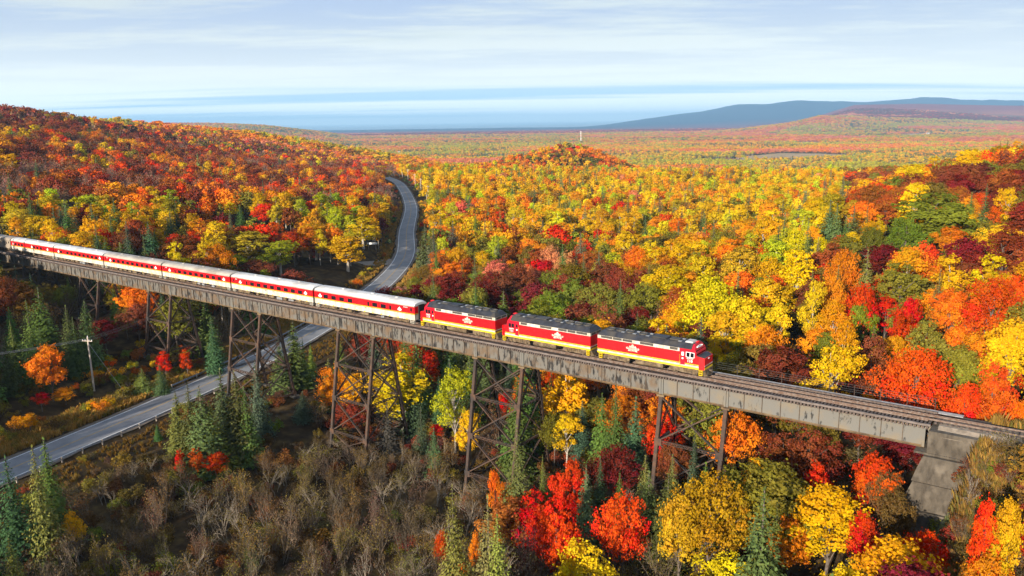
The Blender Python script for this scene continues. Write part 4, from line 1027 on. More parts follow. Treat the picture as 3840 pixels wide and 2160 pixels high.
def gen(kind, v, lod):
    s = 1000 * KINDS.index(kind) + 10 * v + lod
    q = (1, .13, .026)[lod]; lf = (1, 1.9, 3.7)[lod]
    if kind == 'maple':
        return broadleaf(s, 14, (4.9, 5.4, 4.4, 5.0, 4.6, 5.6)[v % 6], (.22, .30, .16, .25, .34, .2)[v % 6], int(8200 * q), .30 * lf * (1 if lod == 0 else 1.25), (15, 18, 13, 16, 14, 20)[v % 6] if lod < 2 else 6, ('round', 'umbrella', 'round', 'round', 'cone', 'umbrella')[v % 6], lod == 0)
    if kind == 'birch':
        return broadleaf(s, 15, (3.5, 3.1, 3.9, 3.3)[v % 4], (.26, .2, .3, .24)[v % 4], int(6500 * q), .27 * lf * (1 if lod == 0 else 1.25), 15 if lod < 2 else 6, ('round', 'cone', 'round', 'cone')[v % 4], lod == 0)
    if kind == 'spruce':
        return conifer(s, 15, (2.9, 3.3, 2.4, 2.0)[v % 4], (46, 20, 9)[lod], (17, 9, 6)[lod], (13, 4, 2)[lod], (.40, 1.1, 1.9)[lod], (.28, .2, .32, .25)[v % 4], (0, .05, .0, .15)[v % 4])
    if kind == 'bare':
        return bare(s, (9, 10, 8, 11)[v % 4], (4, 2, 5, 1)[v % 4], (int((900, 420, 1200, 220)[v % 4]), 200, 60)[lod], (.20, .42, 1.0)[lod], .38, (4, 3, 2)[lod])
    return shrub(s, 2.6, 1.9, (1100, 190, 60)[lod], (.18, .5, .95)[lod])
NV = dict(maple=6, birch=4, spruce=4, bare=4, shrub=3)
def bark_of(k_, v): return M['paletwig'] if k_ == 'bare' and v in (1, 3) else M[BARK[k_]]
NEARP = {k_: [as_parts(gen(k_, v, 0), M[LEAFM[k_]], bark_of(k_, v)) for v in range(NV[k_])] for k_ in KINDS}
FARP = {}; far_cols = {}
for k_ in KINDS:
    col_ = bpy.data.collections.new('far_%s_shapes' % k_); far_cols[k_] = col_; FARP[k_] = []
    for lod in (0, 1, 2):
        for v in range(NV[k_]):
            me, h_, r_ = as_one(gen(k_, v, lod), M[LEAFM[k_] + '_far'], bark_of(k_, v))
            o = bpy.data.objects.new('%s_%d%d' % (k_, lod, v), me); col_.objects.link(o); FARP[k_].append((h_, r_))

# ------------------------------------------------------------------ vegetation: where each tree stands
PAL = dict(red=(.66, .038, .008), scarlet=(.72, .085, .010), crimson=(.40, .018, .012), orange=(.76, .22, .012), amber=(.78, .34, .012), rust=(.36, .10, .022), russet=(.24, .060, .026), maroon=(.17, .022, .018),
           gold=(.76, .44, .010), yellow=(.78, .49, .012), mustard=(.46, .32, .015), lime=(.50, .45, .02), olive=(.22, .18, .025), brown=(.15, .085, .025), green=(.17, .20, .022), fir=(.085, .140, .034), bluefir=(.065, .120, .055), sagefir=(.12, .15, .06),
           yellowfir=(.165, .190, .042), grey=(.125, .085, .045), pinkgrey=(.33, .15, .09), tan=(.20, .135, .035), salmon=(.74, .24, .10))
CNAME = dict(red='bright red', scarlet='scarlet', crimson='deep crimson', orange='orange', amber='amber orange', rust='rust orange', russet='russet brown', maroon='dark maroon', gold='golden', yellow='yellow', mustard='mustard yellow', lime='yellow-green', olive='olive',
             brown='brown', green='green', fir='dark green', bluefir='blue-green', sagefir='grey-green', yellowfir='mossy green', grey='grey-brown', pinkgrey='pinkish grey', tan='tan', salmon='salmon orange')
HERO = []   # kind, colour, view x of the tip, view y of the tip, height, crown width in view px (None = natural)
def hero(kind, colr, *rows):
    for r in rows: HERO.append((kind, colr) + tuple(r) + (None,) * (4 - len(r)))
hero('spruce', 'fir', (470, 965, 14, 78), (500, 972, 16, 85), (552, 928, 17, 85), (588, 934, 17, 90), (612, 975, 14, 80), (1300, 1072, 17, 95), (735, 808, 15, 70), (515, 752, 15, 70), (700, 850, 12, 55), (1180, 888, 14, 75), (1550, 965, 14, 70), (1515, 990, 12, 60), (108, 1103, 17, 100), (2200, 818, 10), (760, 850, 11))
hero('spruce', 'yellowfir', (1137, 1222, 18, 112), (1226, 1250, 18, 100), (1250, 1285, 17, 110), (440, 985, 12, 70), (525, 1010, 13, 90), (80, 1122, 18, 105), (1365, 1145, 11, 45), (20, 1350, 11, 90), (1957, 1255, 12, 55), (1625, 1140, 12, 75), (1692, 1145, 10, 65), (355, 925, 6, 50), (825, 903, 11, 50), (780, 860, 8, 30), (850, 830, 13), (2035, 543, 19, 40), (2110, 668, 14, 70), (470, 588, 13, 48))
hero('spruce', 'bluefir', (1105, 950, 10), (1130, 905, 13), (1600, 1000, 13), (1465, 1010, 10), (1748, 1087, 11, 40), (400, 912, 7, 40), (530, 800, 13), (640, 905, 15), (760, 985, 6, 55), (75, 690, 10), (125, 800, 8), (12, 1150, 17, 120), (1510, 1150, 11, 60), (1900, 1300, 10, 40), (1555, 733, 10, 14), (2010, 620, 15))
hero('spruce', 'sagefir', (160, 500, 16, 80), (350, 575, 12, 90), (1475, 1172, 12, 65), (1765, 1372, 9, 70), (1590, 600, 14, 50), (2150, 520, 14, 55), (2385, 1290, 4.5, 70), (2185, 930, 7, 90), (1905, 625, 11, 22))
hero('birch', 'lime', (1138, 918, 17, 105), (1860, 618, 17, 100), (620, 580, 14, 100), (700, 605, 12, 110), (570, 640, 10, 80), (1955, 600, 17, 90), (220, 487, 13, 62), (40, 520, 15, 90), (425, 475, 12, 55), (2150, 500, 13, 70), (960, 415, 15, 50))
hero('birch', 'gold', (870, 592, 13, 80), (790, 560, 14, 95), (955, 508, 14, 60), (2130, 800, 14, 75), (90, 540, 13, 62), (1860, 850, 11, 90), (2050, 700, 16, 60), (910, 545, 13, 70), (400, 510, 12, 60), (1430, 930, 12, 60))
hero('birch', 'yellow', (1700, 690, 15, 95), (1765, 640, 15, 80), (1830, 780, 14, 90), (1930, 700, 15, 90), (1640, 690, 13, 75), (1900, 800, 13, 85), (1720, 800, 12, 80), (1800, 840, 11, 70), (1960, 760, 13, 80))
hero('maple', 'yellow', (1800, 690, 19, 190), (1740, 740, 15, 130), (1880, 740, 16, 130), (1420, 500, 14, 80), (1940, 640, 15, 100), (2550, 1245, 12, 90))
hero('maple', 'gold', (2090, 1212, 13, 150), (1480, 1362, 12, 190), (1480, 705, 11, 80), (2520, 560, 12, 110), (2560, 790, 15, 130), (160, 975, 3.5, 60), (175, 1282, 7, 62), (2010, 590, 13, 70))
hero('maple', 'mustard', (1790, 1190, 15, 200), (1715, 1240, 13, 110), (1850, 1230, 12, 100))
hero('maple', 'olive', (1950, 1150, 14, 220), (2270, 655, 15, 130), (1980, 862, 10, 100), (2330, 800, 13, 130), (1660, 590, 14, 130), (1410, 380, 14, 90), (1350, 395, 13, 80), (1480, 395, 13, 80), (1560, 410, 12, 70), (2420, 860, 12, 110), (1880, 850, 11, 110))
hero('maple', 'green', (2350, 478, 18, 190), (2285, 535, 15, 95), (2170, 760, 12, 70))
hero('maple', 'red', (1400, 1235, 14, 110), (2170, 710, 15, 110), (2320, 1330, 9, 130), (2490, 1240, 12, 80), (1050, 862, 12, 70), (2290, 742, 13, 75), (100, 985, 4, 36), (410, 880, 7, 40), (1100, 1065, 4, 32), (1270, 985, 9, 50), (1380, 925, 11, 50), (450, 1128, 6, 34), (2060, 1158, 10, 80), (1360, 1265, 10, 80), (1480, 680, 10, 70), (2300, 900, 8, 60), (1075, 880, 11, 60), (2180, 1285, 9, 90))
hero('maple', 'scarlet', (1440, 1150, 12, 95), (1570, 1240, 13, 140), (2205, 1130, 12, 105), (490, 1122, 6, 52), (540, 1135, 5.5, 60), (2330, 600, 14, 85), (2500, 690, 17, 150), (5, 700, 12, 60), (465, 875, 7, 38), (2430, 960, 12, 120), (1110, 1330, 8, 45), (2510, 900, 13, 120), (1310, 970, 10, 50), (660, 510, 12, 70), (2560, 690, 14, 90))
hero('maple', 'orange', (115, 862, 12, 92), (1245, 1178, 10, 46), (1990, 1290, 10, 120), (2490, 1385, 8, 120), (1015, 872, 11, 50), (70, 1040, 4, 45), (1195, 1330, 7, 36), (1160, 1412, 6, 50), (2130, 625, 16, 90), (2100, 690, 14, 70), (1310, 935, 9, 40), (1455, 945, 10, 60), (1580, 930, 11, 70), (300, 690, 10, 50), (2060, 820, 11, 80), (1930, 860, 10, 70), (2570, 1000, 12, 90), (1680, 640, 13, 80), (2190, 990, 7, 80), (2400, 720, 13, 100))
hero('maple', 'maroon', (2440, 590, 15, 130), (1470, 760, 11, 90), (1600, 770, 11, 90), (2230, 610, 12, 110), (1130, 735, 10, 70), (1550, 1120, 10, 130), (260, 800, 9, 90), (1290, 770, 9, 90))
hero('maple', 'brown', (2262, 1228, 9, 105), (2235, 1180, 10, 90))
hero('shrub', 'olive', (2310, 1275, 3.2, 70), (2350, 1300, 3, 60), (2290, 1255, 3, 50))
hero('maple', 'russet', (2200, 830, 14, 110), (1760, 800, 11, 90), (2300, 430, 14, 130), (1690, 1110, 9, 80), (2540, 460, 13, 120), (2420, 405, 15, 110), (2540, 560, 15, 120), (2140, 930, 8, 70), (640, 650, 10, 80), (430, 640, 10, 100))
hero('bare', 'grey', (1310, 1290, 12, 150), (930, 1210, 10, 100), (700, 1250, 10, 110), (830, 1190, 9, 100), (560, 1230, 9, 100), (1010, 1270, 10, 90), (760, 1330, 10, 110), (640, 1350, 9, 100), (910, 1340, 10, 100), (330, 1250, 9, 70), (380, 1240, 9, 70), (1060, 1180, 8, 80), (2380, 1150, 5, 80), (2450, 1170, 4.5, 70), (1570, 700, 9, 60), (1260, 650, 10, 80), (265, 555, 10, 60), (480, 1310, 8, 90), (1030, 1390, 9, 90), (850, 1405, 8, 90))
hero('bare', 'tan', (1000, 1100, 7, 90), (880, 1150, 8, 90), (1100, 1130, 7, 80), (780, 1200, 8, 90), (620, 1180, 8, 90), (680, 1160, 7, 80), (60, 760, 11, 80), (110, 740, 11, 80), (2340, 1140, 4.5, 70), (2420, 1110, 4, 70), (1130, 1090, 7, 70), (960, 1180, 8, 80))
rows = []   # X, Y, Z, kind, colour, height, radius, hero?
_TS = np.concatenate([np.arange(45, 400, 1.5), 400 * 1.008 ** np.arange(0, 230)])
_hp = np.array([0, 0, CAM_H]) + np.array([view_ray(q[2], q[3]) for q in HERO])[:, None] * _TS[None, :, None]
_hd = _hp[..., 2] - np.array([q[4] for q in HERO])[:, None] - terrain(_hp[..., 0], _hp[..., 1])
_ht, _ho = b_local(_hp[..., 0], _hp[..., 1])
_hv = np.array([(q[2], q[3]) for q in HERO]); _hd = np.where(((_hv[:, 1] < 612 + .19 * _hv[:, 0])[:, None]) & (_ho > -7), 50.0, _hd)
def tip_to_ground(j):
    i = max(1, int(np.argmax(_hd[j] < 0))); f = _hd[j, i - 1] / (_hd[j, i - 1] - _hd[j, i] + 1e-9)
    p = _hp[j, i - 1] + (_hp[j, i] - _hp[j, i - 1]) * np.clip(f, 0, 1); return p[0], p[1], p[2] - HERO[j][4]
for j, (kind, colr, vx, vy, h, wpx) in enumerate(HERO):
    x, y, z = tip_to_ground(j)
    depth = project([(x, y, z)])[0, 2]
    rad = (wpx * K / F_PX * depth / 2) if wpx else {'spruce': .17, 'maple': .34, 'birch': .23, 'bare': .3, 'shrub': .6}[kind] * h
    rows.append((x, y, z, kind, colr, h, rad, True))
# ---- what grows where (proportions of kind and colour)
def mixof(*a): return [(k_, c, w) for k_, c, w in a]
REG = dict(
    hill_up=mixof(('maple', 'russet', 24), ('maple', 'rust', 18), ('bare', 'pinkgrey', 30), ('maple', 'orange', 7), ('maple', 'brown', 10), ('maple', 'amber', 6), ('maple', 'scarlet', 7), ('maple', 'maroon', 6), ('birch', 'gold', 5), ('maple', 'olive', 6), ('spruce', 'fir', 3)),
    hill_mid=mixof(('bare', 'pinkgrey', 38), ('maple', 'russet', 16), ('maple', 'rust', 18), ('maple', 'scarlet', 8), ('maple', 'orange', 10), ('maple', 'amber', 4), ('birch', 'gold', 4), ('spruce', 'sagefir', 3)),
    left_low=mixof(('birch', 'lime', 14), ('birch', 'gold', 18), ('maple', 'orange', 13), ('maple', 'rust', 8), ('maple', 'maroon', 5), ('spruce', 'fir', 10), ('spruce', 'sagefir', 6), ('maple', 'olive', 9), ('maple', 'scarlet', 5), ('bare', 'grey', 4)),
    mid=mixof(('birch', 'gold', 16), ('maple', 'gold', 11), ('birch', 'yellow', 15), ('birch', 'lime', 9), ('spruce', 'sagefir', 13), ('maple', 'olive', 5), ('spruce', 'yellowfir', 7), ('birch', 'amber', 8), ('maple', 'amber', 7), ('maple', 'orange', 8), ('maple', 'scarlet', 2), ('bare', 'pinkgrey', 4), ('maple', 'salmon', 2)),
    mid_near=mixof(('birch', 'gold', 14), ('maple', 'gold', 7), ('maple', 'amber', 11), ('maple', 'orange', 10), ('birch', 'lime', 9), ('bare', 'pinkgrey', 15), ('maple', 'rust', 9), ('maple', 'olive', 10), ('spruce', 'sagefir', 6), ('spruce', 'fir', 4), ('maple', 'red', 4), ('maple', 'salmon', 3)),
    mid_far=mixof(('maple', 'orange', 30), ('maple', 'amber', 18), ('maple', 'scarlet', 8), ('maple', 'rust', 10), ('birch', 'gold', 12), ('maple', 'olive', 9), ('spruce', 'fir', 8), ('birch', 'lime', 6)),
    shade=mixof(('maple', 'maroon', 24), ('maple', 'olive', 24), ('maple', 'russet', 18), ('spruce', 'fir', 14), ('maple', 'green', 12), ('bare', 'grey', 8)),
    right=mixof(('maple', 'maroon', 8), ('maple', 'russet', 16), ('maple', 'rust', 20), ('maple', 'olive', 14), ('maple', 'scarlet', 10), ('maple', 'orange', 10), ('birch', 'gold', 9), ('bare', 'grey', 4), ('spruce', 'fir', 3)),
    right_low=mixof(('maple', 'scarlet', 17), ('maple', 'orange', 18), ('maple', 'olive', 16), ('birch', 'gold', 15), ('maple', 'rust', 10), ('spruce', 'yellowfir', 8), ('maple', 'red', 8), ('maple', 'russet', 8)),
    brush=mixof(('bare', 'grey', 52), ('bare', 'tan', 30), ('shrub', 'olive', 8), ('shrub', 'brown', 10)),
    fg_right=mixof(('maple', 'scarlet', 15), ('maple', 'orange', 18), ('maple', 'rust', 14), ('maple', 'olive', 12), ('maple', 'red', 9), ('maple', 'maroon', 5), ('maple', 'gold', 8), ('bare', 'grey', 12), ('spruce', 'fir', 7)),
    fg_left=mixof(('spruce', 'fir', 26), ('bare', 'grey', 22), ('maple', 'olive', 18), ('birch', 'olive', 10), ('maple', 'russet', 10), ('maple', 'orange', 6), ('spruce', 'bluefir', 8)),
    under_right=mixof(('maple', 'maroon', 28), ('maple', 'russet', 24), ('maple', 'olive', 24), ('birch', 'lime', 6), ('maple', 'red', 10), ('maple', 'orange', 8)),  # darker leaf colours put in for the shade under the bridge end
    far_hill=mixof(('maple', 'maroon', 30), ('maple', 'crimson', 25), ('maple', 'russet', 25), ('maple', 'salmon', 20)),
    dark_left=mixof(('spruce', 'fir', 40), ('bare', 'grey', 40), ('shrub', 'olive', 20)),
    bank=mixof(('shrub', 'olive', 26), ('shrub', 'brown', 22), ('shrub', 'gold', 14), ('shrub', 'green', 12), ('shrub', 'rust', 12), ('shrub', 'orange', 6), ('bare', 'tan', 8)),
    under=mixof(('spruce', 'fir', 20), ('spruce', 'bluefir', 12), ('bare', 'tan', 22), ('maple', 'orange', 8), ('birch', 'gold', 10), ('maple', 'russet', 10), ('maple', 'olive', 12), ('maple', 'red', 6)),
    plain=mixof(('maple', 'salmon', 24), ('maple', 'orange', 30), ('maple', 'amber', 18), ('birch', 'gold', 14), ('birch', 'lime', 8), ('spruce', 'sagefir', 6)),
    plain_green=mixof(('birch', 'lime', 26), ('birch', 'gold', 20), ('spruce', 'sagefir', 22), ('maple', 'olive', 14), ('maple', 'amber', 12), ('spruce', 'fir', 6)),
)
def region(vx, vy, t, o, r, x, y, g):
    if r > 1250:
        if y > 7600: return 'far_hill'
        if 1500 < vx and r < 3300 and g > .30: return 'plain_green'
        return 'plain_green' if g > .56 else 'plain'
    if o > 3:                                   # camera side of the bridge
        if t > 27: return 'fg_right'
        if vx < 470 and vy < 1000: return 'fg_left'
        if vx > 1130 + (g - .5) * 160: return 'fg_right'
        return 'brush' if vx > 190 else 'dark_left'
    if vx < 420 and vy > 690 and o > -60: return 'fg_left'
    if -13 < o and -10 < t < 27: return 'under_right'
    if o > -38 and t < 12: return 'under'
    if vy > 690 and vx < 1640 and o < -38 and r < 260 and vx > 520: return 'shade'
    if vx > 2120 and vy < 720: return 'right'
    if vx > 1760 and vy > 640: return 'right_low'
    if vx < 1000:
        if vy < 400: return 'hill_up'
        if vy < 505: return 'hill_mid'
        return 'left_low'
    if vy < 432: return 'mid_far'
    if vy < 600: return 'mid'
    return 'mid_near'
# ---- sight lines the photograph keeps open: train, deck, towers, road, pole
KEEP = []
for t in np.arange(-214, 1, 2.5):
    for z in (.6, 2.2, 4.0): KEEP.append(b_world(t, 1.6, z))
for t in np.arange(-214, 27, 2.5):
    for z in (-.4, -1.8, -3.0): KEEP.append(b_world(t, 1.8, z))
for (xl, xr, zm), low in zip(towers, (-7.5, -20, -20.5, -15.5, -18, -9, -6)):
    for x in (xl, xl + TL / 2, xr):
        for z in np.arange(-3.5, low, -1.2): KEEP.append(b_world(x, leg_y(z), z))
for Y in np.arange(112, 226, 2.5):
    for off in (-5.5, -2, 2, 5.5):
        p = road_at(Y, off); q = project([(p[0], p[1], ROAD_Z)])[0]
        if not (425 < q[0] < 640 and q[1] > 900): KEEP.append((p[0], p[1], ROAD_Z))
for Y in np.arange(270, 800, 4):
    for off in (-4.5, -2, 2, 5.5):
        p = road_at(Y, off); KEEP.append((p[0], p[1], ROAD_Z))
for p in SIDE: KEEP += [(p[0], p[1] - 4, ROAD_Z), (p[0], p[1], ROAD_Z), (p[0], p[1] + 4, ROAD_Z)]
for zz_ in np.arange(0, 11, 1.5): KEEP.append((P0[0], P0[1], P0[2] + zz_))
for q, ang in far:
    for zz_ in (0, -3, -6): KEEP.append((q[0], q[1], q[2] + zz_))
KP = project(np.array(KEEP))
SKY = np.array([(0, 1120), (150, 1235), (300, 1180), (430, 1160), (560, 1190), (700, 1140), (850, 1118), (1000, 1095), (1100, 1075), (1180, 1215), (1350, 1215), (1500, 1180), (1650, 1150), (1900, 1150), (2150, 1135), (2260, 1330), (2460, 1340), (2576, 1280)], float)
hx = np.array([(r[0], r[1], r[6]) for r in rows])
def scatter(r0, r1, step, amin=-.72, amax=.72):
    if r0 < 60: amin = -1.4
    ext = r1
    gx = np.arange(-ext * math.sin(min(1.4, -amin)) - 40, ext * math.sin(.72) + 40, step); gy = np.arange(max(-20, r0 * .6), ext, step)
    X, Y = np.meshgrid(gx, gy); X = X.ravel() + rng.uniform(-.46, .46, X.size) * step; Y = Y.ravel() + rng.uniform(-.46, .46, Y.size) * step
    r = np.hypot(X, Y); a = np.arctan2(X, Y); k_ = (r >= r0) & (r < r1) & (a > amin) & (a < amax)
    return X[k_], Y[k_]
def in_poly(X, Y, P):
    c = np.zeros(len(X), bool); n = len(P)
    for i in range(n):
        x0, y0 = P[i]; x1, y1 = P[(i + 1) % n]
        with np.errstate(divide='ignore', invalid='ignore'): c ^= ((y0 > Y) != (y1 > Y)) & (X < (x1 - x0) * (Y - y0) / (y1 - y0 + 1e-12) + x0)
    return c
HR = dict(maple=(8, 15), birch=(9, 17), spruce=(8, 19), bare=(6.5, 10.5), shrub=(1.4, 3.4)); WR = dict(maple=(.31, .40), birch=(.20, .27), spruce=(.14, .22), bare=(.30, .42), shrub=(.55, .85))
CUM = {k_: np.cumsum([q[2] for q in v]) / sum(q[2] for q in v) for k_, v in REG.items()}
def fill(r0, r1, step, check):
    X, Y = scatter(r0, r1, step); Z = terrain(X, Y); t, o = b_local(X, Y); R = np.hypot(X, Y)
    dr = np.minimum(pt_seg_dist(X, Y, RC), 1e9) if r0 < 1000 else np.full(len(X), 1e9)
    ds = np.minimum(pt_seg_dist(X, Y, SIDE), pt_seg_dist(X, Y, APRON)) if r0 < 400 else np.full(len(X), 1e9)
    Q = project(np.stack([X, Y, Z + 9], -1))
    bad = np.zeros(len(X), bool); rnd = (.62 * vnoise(X, Y, 26 if r0 < 700 else 45, 51) + .38 * rng.random(len(X))) if r0 < 1200 else (.5 * vnoise(X / 2.5, Y, 240, 52) + .3 * vnoise(X / 2, Y, 70, 53) + .2 * rng.random(len(X))); rnd = (np.argsort(np.argsort(rnd)) + .5) / max(1, len(X)); u1 = rng.random(len(X)); u2 = rng.random(len(X)); PG = vnoise(X, Y * 1.7, 620, 31)
    rcx = np.interp(Y, RC[:, 1], RC[:, 0])
    for P in FIELDS: bad |= in_poly(X, Y, P)
    for i in range(len(X)):
        if bad[i]: continue
        x, y, z = X[i], Y[i], Z[i]; vx, vy, dp = Q[i]
        inview = -60 < vx < 2640 and vy < 1560 and dp > 20
        if dr[i] < 7.5 or ds[i] < 8.5: continue
        bank_ = o[i] > -4 and x < rcx[i] and dr[i] < 22 and y < 182
        if bank_: reg = 'bank'
        elif R[i] < 62:
            if u1[i] > .45: continue
            reg = 'dark_left'
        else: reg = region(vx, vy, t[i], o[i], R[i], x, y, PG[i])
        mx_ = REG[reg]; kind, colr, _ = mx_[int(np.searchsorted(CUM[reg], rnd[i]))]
        if dr[i] < (9.5 if x < rcx[i] else 11.5) and kind not in ('shrub',): kind = 'shrub'
        a_, b_ = HR[kind]; h = a_ + (b_ - a_) * u1[i]
        if r0 > 1000: h *= 1.15
        if r0 > 4000: kind = 'maple' if kind == 'bare' else kind
        if reg == 'brush' and kind == 'bare': h *= .85
        if reg.startswith('hill') and kind == 'bare': h *= 1.4
        ao = abs(o[i])
        if t[i] > 26 and ao < 9:
            if kind != 'shrub' and not (o[i] > 5 and kind == 'bare'): continue
            if ao < 4.6: continue
            h = min(h, 2.2 if kind == 'shrub' else 4)
        if -238 < t[i] < 30 and ao < 10:
            if ao < 3.5 and h > 3 and rng.random() < .5: continue
            h = min(h, G_BOT + GRADE * t[i] - 1.2 - z)
            if h < 1.0: continue
        a_, b_ = WR[kind]; rad = h * (a_ + (b_ - a_) * u2[i])
        if R[i] < 62:
            while h > 3 and project([(x, y, z + h)])[0, 1] < 1465 and -200 < vx < 2780: h *= .85; rad *= .9
        if check:
            if len(hx) and np.any(np.hypot(hx[:, 0] - x, hx[:, 1] - y) < .62 * (hx[:, 2] + rad)): continue
            if o[i] > 2 and inview and kind != 'shrub':
                for _ in range(8):
                    tp = project([(x, y, z + h)])[0]
                    if tp[1] > np.interp(tp[0], SKY[:, 0], SKY[:, 1]) or (vx < 420 and vy < 960): break
                    h *= .85; rad *= .88
                if h < 2.5: continue
            if inview:
                sc_ = F_PX / K / dp; wpx = rad * sc_ * (.8 if kind != 'spruce' else .5)
                tp = project([(x, y, z + h)])[0]; bs = project([(x, y, z + h * .12)])[0]
                hit = (np.abs(KP[:, 0] - tp[0]) < wpx) & (KP[:, 1] > tp[1]) & (KP[:, 1] < bs[1]) & (KP[:, 2] > dp + 1)
                if hit.any(): continue
        rows.append((x, y, z, kind, colr, h, rad, False))
fill(22, 330, 5.6, True)
fill(330, 800, 6.6, True)
fill(800, 1350, 8.5, False)
fill(1350, 4200, 13.5, False)
fill(4200, 9500, 27.0, False)
# dense low growth: brush in the valley, shrubs on the bank and under the bridge
X, Y = scatter(62, 260, 2.3); Z = terrain(X, Y); t_, o_ = b_local(X, Y); dr_ = pt_seg_dist(X, Y, RC); Q = project(np.stack([X, Y, Z + 3], -1)); rcx_ = np.interp(Y, RC[:, 1], RC[:, 0])
for i in range(len(X)):
    vx, vy, dp = Q[i]
    if dr_[i] < 8 or not (-80 < vx < 2650): continue
    left = X[i] < rcx_[i]; brush = o_[i] > -12 and t_[i] < 18 and not left; bank_ = left and dr_[i] < 26 and Y[i] < 185
    if not (brush or bank_): continue
    u = rng.random()
    if bank_: kind, colr, h = 'shrub', ('olive', 'brown', 'gold', 'green', 'rust', 'orange', 'tan', 'olive')[int(rng.integers(8))], rng.uniform(.9, 2.6)
    elif u < .60 and o_[i] > 2: kind, colr, h = 'bare', ('grey', 'tan', 'tan', 'brown', 'olive')[int(rng.integers(5))], rng.uniform(3.2, 7.6)
    else: kind, colr, h = 'shrub', ('olive', 'brown', 'brown', 'grey', 'russet')[int(rng.integers(5))], rng.uniform(1.2, 3.0)
    if abs(o_[i]) < 3 and h > 3: continue
    if dr_[i] < 16 and not left: h = min(h, 1.1)
    if rng.random() < (.50 if kind == 'bare' else .50) + .8 * (vnoise(X[i], Y[i], 9, 61) - .5): continue
    sc_ = F_PX / K / dp; rad = h * (.42 if kind == 'bare' else .75)
    for _ in range(8):
        tp = project([(X[i], Y[i], Z[i] + h)])[0]
        if tp[1] > np.interp(tp[0], SKY[:, 0], SKY[:, 1]) - 30 or kind == 'shrub': break
        h *= .8; rad *= .85
    tp = project([(X[i], Y[i], Z[i] + h)])[0]
    if ((np.abs(KP[:, 0] - tp[0]) < rad * sc_ * .6) & (KP[:, 1] > tp[1]) & (KP[:, 1] < Q[i, 1] + 6) & (KP[:, 2] > dp + 1)).any(): continue
    rows.append((X[i], Y[i], Z[i], kind, colr, h, rad, False))
for _ in range(420):
    t1 = rng.uniform(29.5, 66); o1 = rng.uniform(3.8, 15); p = b_world(t1, o1); h = rng.uniform(.8, 2.3); kind = 'bare' if rng.random() < .3 else 'shrub'
    rows.append((p[0], p[1], gz(p[0], p[1]), kind, ('brown', 'olive', 'tan', 'grey', 'russet')[int(rng.integers(5))], h * (1.5 if kind == 'bare' else 1), h * .7, False))
for Yw in np.arange(30, 100, 3.0):       # roadside spruces just outside the picture, whose shade falls on the near road
    q = road_at(Yw, -rng.uniform(8.5, 17)); h = rng.uniform(15, 21); tp = project([(q[0], q[1], gz(q[0], q[1]) + h)])[0]
    if tp[2] > 5 and tp[0] > -40: continue
    rows.append((q[0], q[1], gz(q[0], q[1]), 'spruce', 'fir', h, h * .2, False))
A = rows
XYZ = np.array([(r[0], r[1], r[2]) for r in A]); HH = np.array([r[5] for r in A]); RR = np.array([r[6] for r in A]); KD = np.array([r[3] for r in A]); CC = np.array([r[4] for r in A]); HE = np.array([r[7] for r in A])
TP = project(XYZ + np.stack([0 * HH, 0 * HH, HH * .8], -1))
DIST = np.linalg.norm(XYZ - np.array([0, 0, CAM_H]), axis=1)
inv = (TP[:, 0] > 4) & (TP[:, 0] < 2572) & (TP[:, 1] < 1440) & (TP[:, 1] > 0) & (TP[:, 2] > 10)
APP = np.where(inv, HH * (RR ** .5) / DIST, 0) + np.where(HE & inv, 10, 0)
is_thing = np.zeros(len(A), bool)
for k_ in KINDS:
    idx = np.where((KD == k_) & inv & (DIST < 900))[0]; idx = idx[np.argsort(-APP[idx])][:300]; is_thing[idx] = True
# colour of each tree: the palette colour with its own drift
base = np.array([PAL[c] for c in CC]); farw = np.where(DIST > 1300, .4, 1.0)[:, None]; drift = rng.normal(size=(len(A), 3)) * np.array([.10, .16, .12]) * farw; tone = 1 + (rng.uniform(.78, 1.15, (len(A), 1)) - 1) * farw
TINT = np.clip(base * (1 + drift) * tone, .004, .85)
YAW = rng.uniform(0, 6.283, len(A)); VAR = rng.integers(0, 100, len(A))
# ---- labels that point at one tree
def zone(i):
    x, y = TP[i, 0], TP[i, 1]; t, o = b_local(XYZ[i, 0], XYZ[i, 1]); d = DIST[i]
    span = ['abutment to first tower', 'first to second tower', 'second to third tower', 'third to fourth tower', 'fourth to fifth tower', 'fifth to sixth tower', 'beyond sixth tower']
    sp = span[int(np.clip((T0 - t) // PITCHT + 1, 0, 6))]
    if o > 3:
        if t > 24: return 'on the slope below the abutment'
        if KD[i] == 'shrub' and x < 600: return 'on the roadside bank'
        if y > 1300: return 'at the bottom edge, ' + ('left' if x < 860 else 'middle' if x < 1720 else 'right') + ' third'
        return 'before the trestle, ' + sp
    if o > -30 and t < 27: return 'behind the trestle, ' + sp
    if t >= 27 and o > -30: return 'beside the track past the bridge end'
    if d < 330:
        if x > 2050: return 'on the near right hillside'
        if x > 1500: return 'behind the leading locomotives'
        if x > 1050: return 'right of the highway behind the train'
        if x > 740: return 'left of the highway behind the train'
        return 'behind the passenger coaches'
    if x > 2100: return 'on the upper right hillside'
    if x > 1050: return 'in the woods %s the highway' % ('well right of' if x > 1500 else 'right of')
    if x > 720: return 'in the woods left of the highway'
    return 'on the lower left hillside' if y > 480 else 'on the upper left hillside'
ORD = ['first', 'second', 'third', 'fourth', 'fifth', 'sixth', 'seventh', 'eighth', 'ninth', 'tenth', 'eleventh', 'twelfth']
def ordn(n): return ORD[n] if n < 12 else '%d%s' % (n + 1, {1: 'st', 2: 'nd', 3: 'rd'}.get((n + 1) % 10 if (n + 1) // 10 != 1 else 0, 'th'))
KN = dict(maple='maple', birch='birch', spruce='spruce', bare='leafless tree', shrub='shrub')
groups = {}
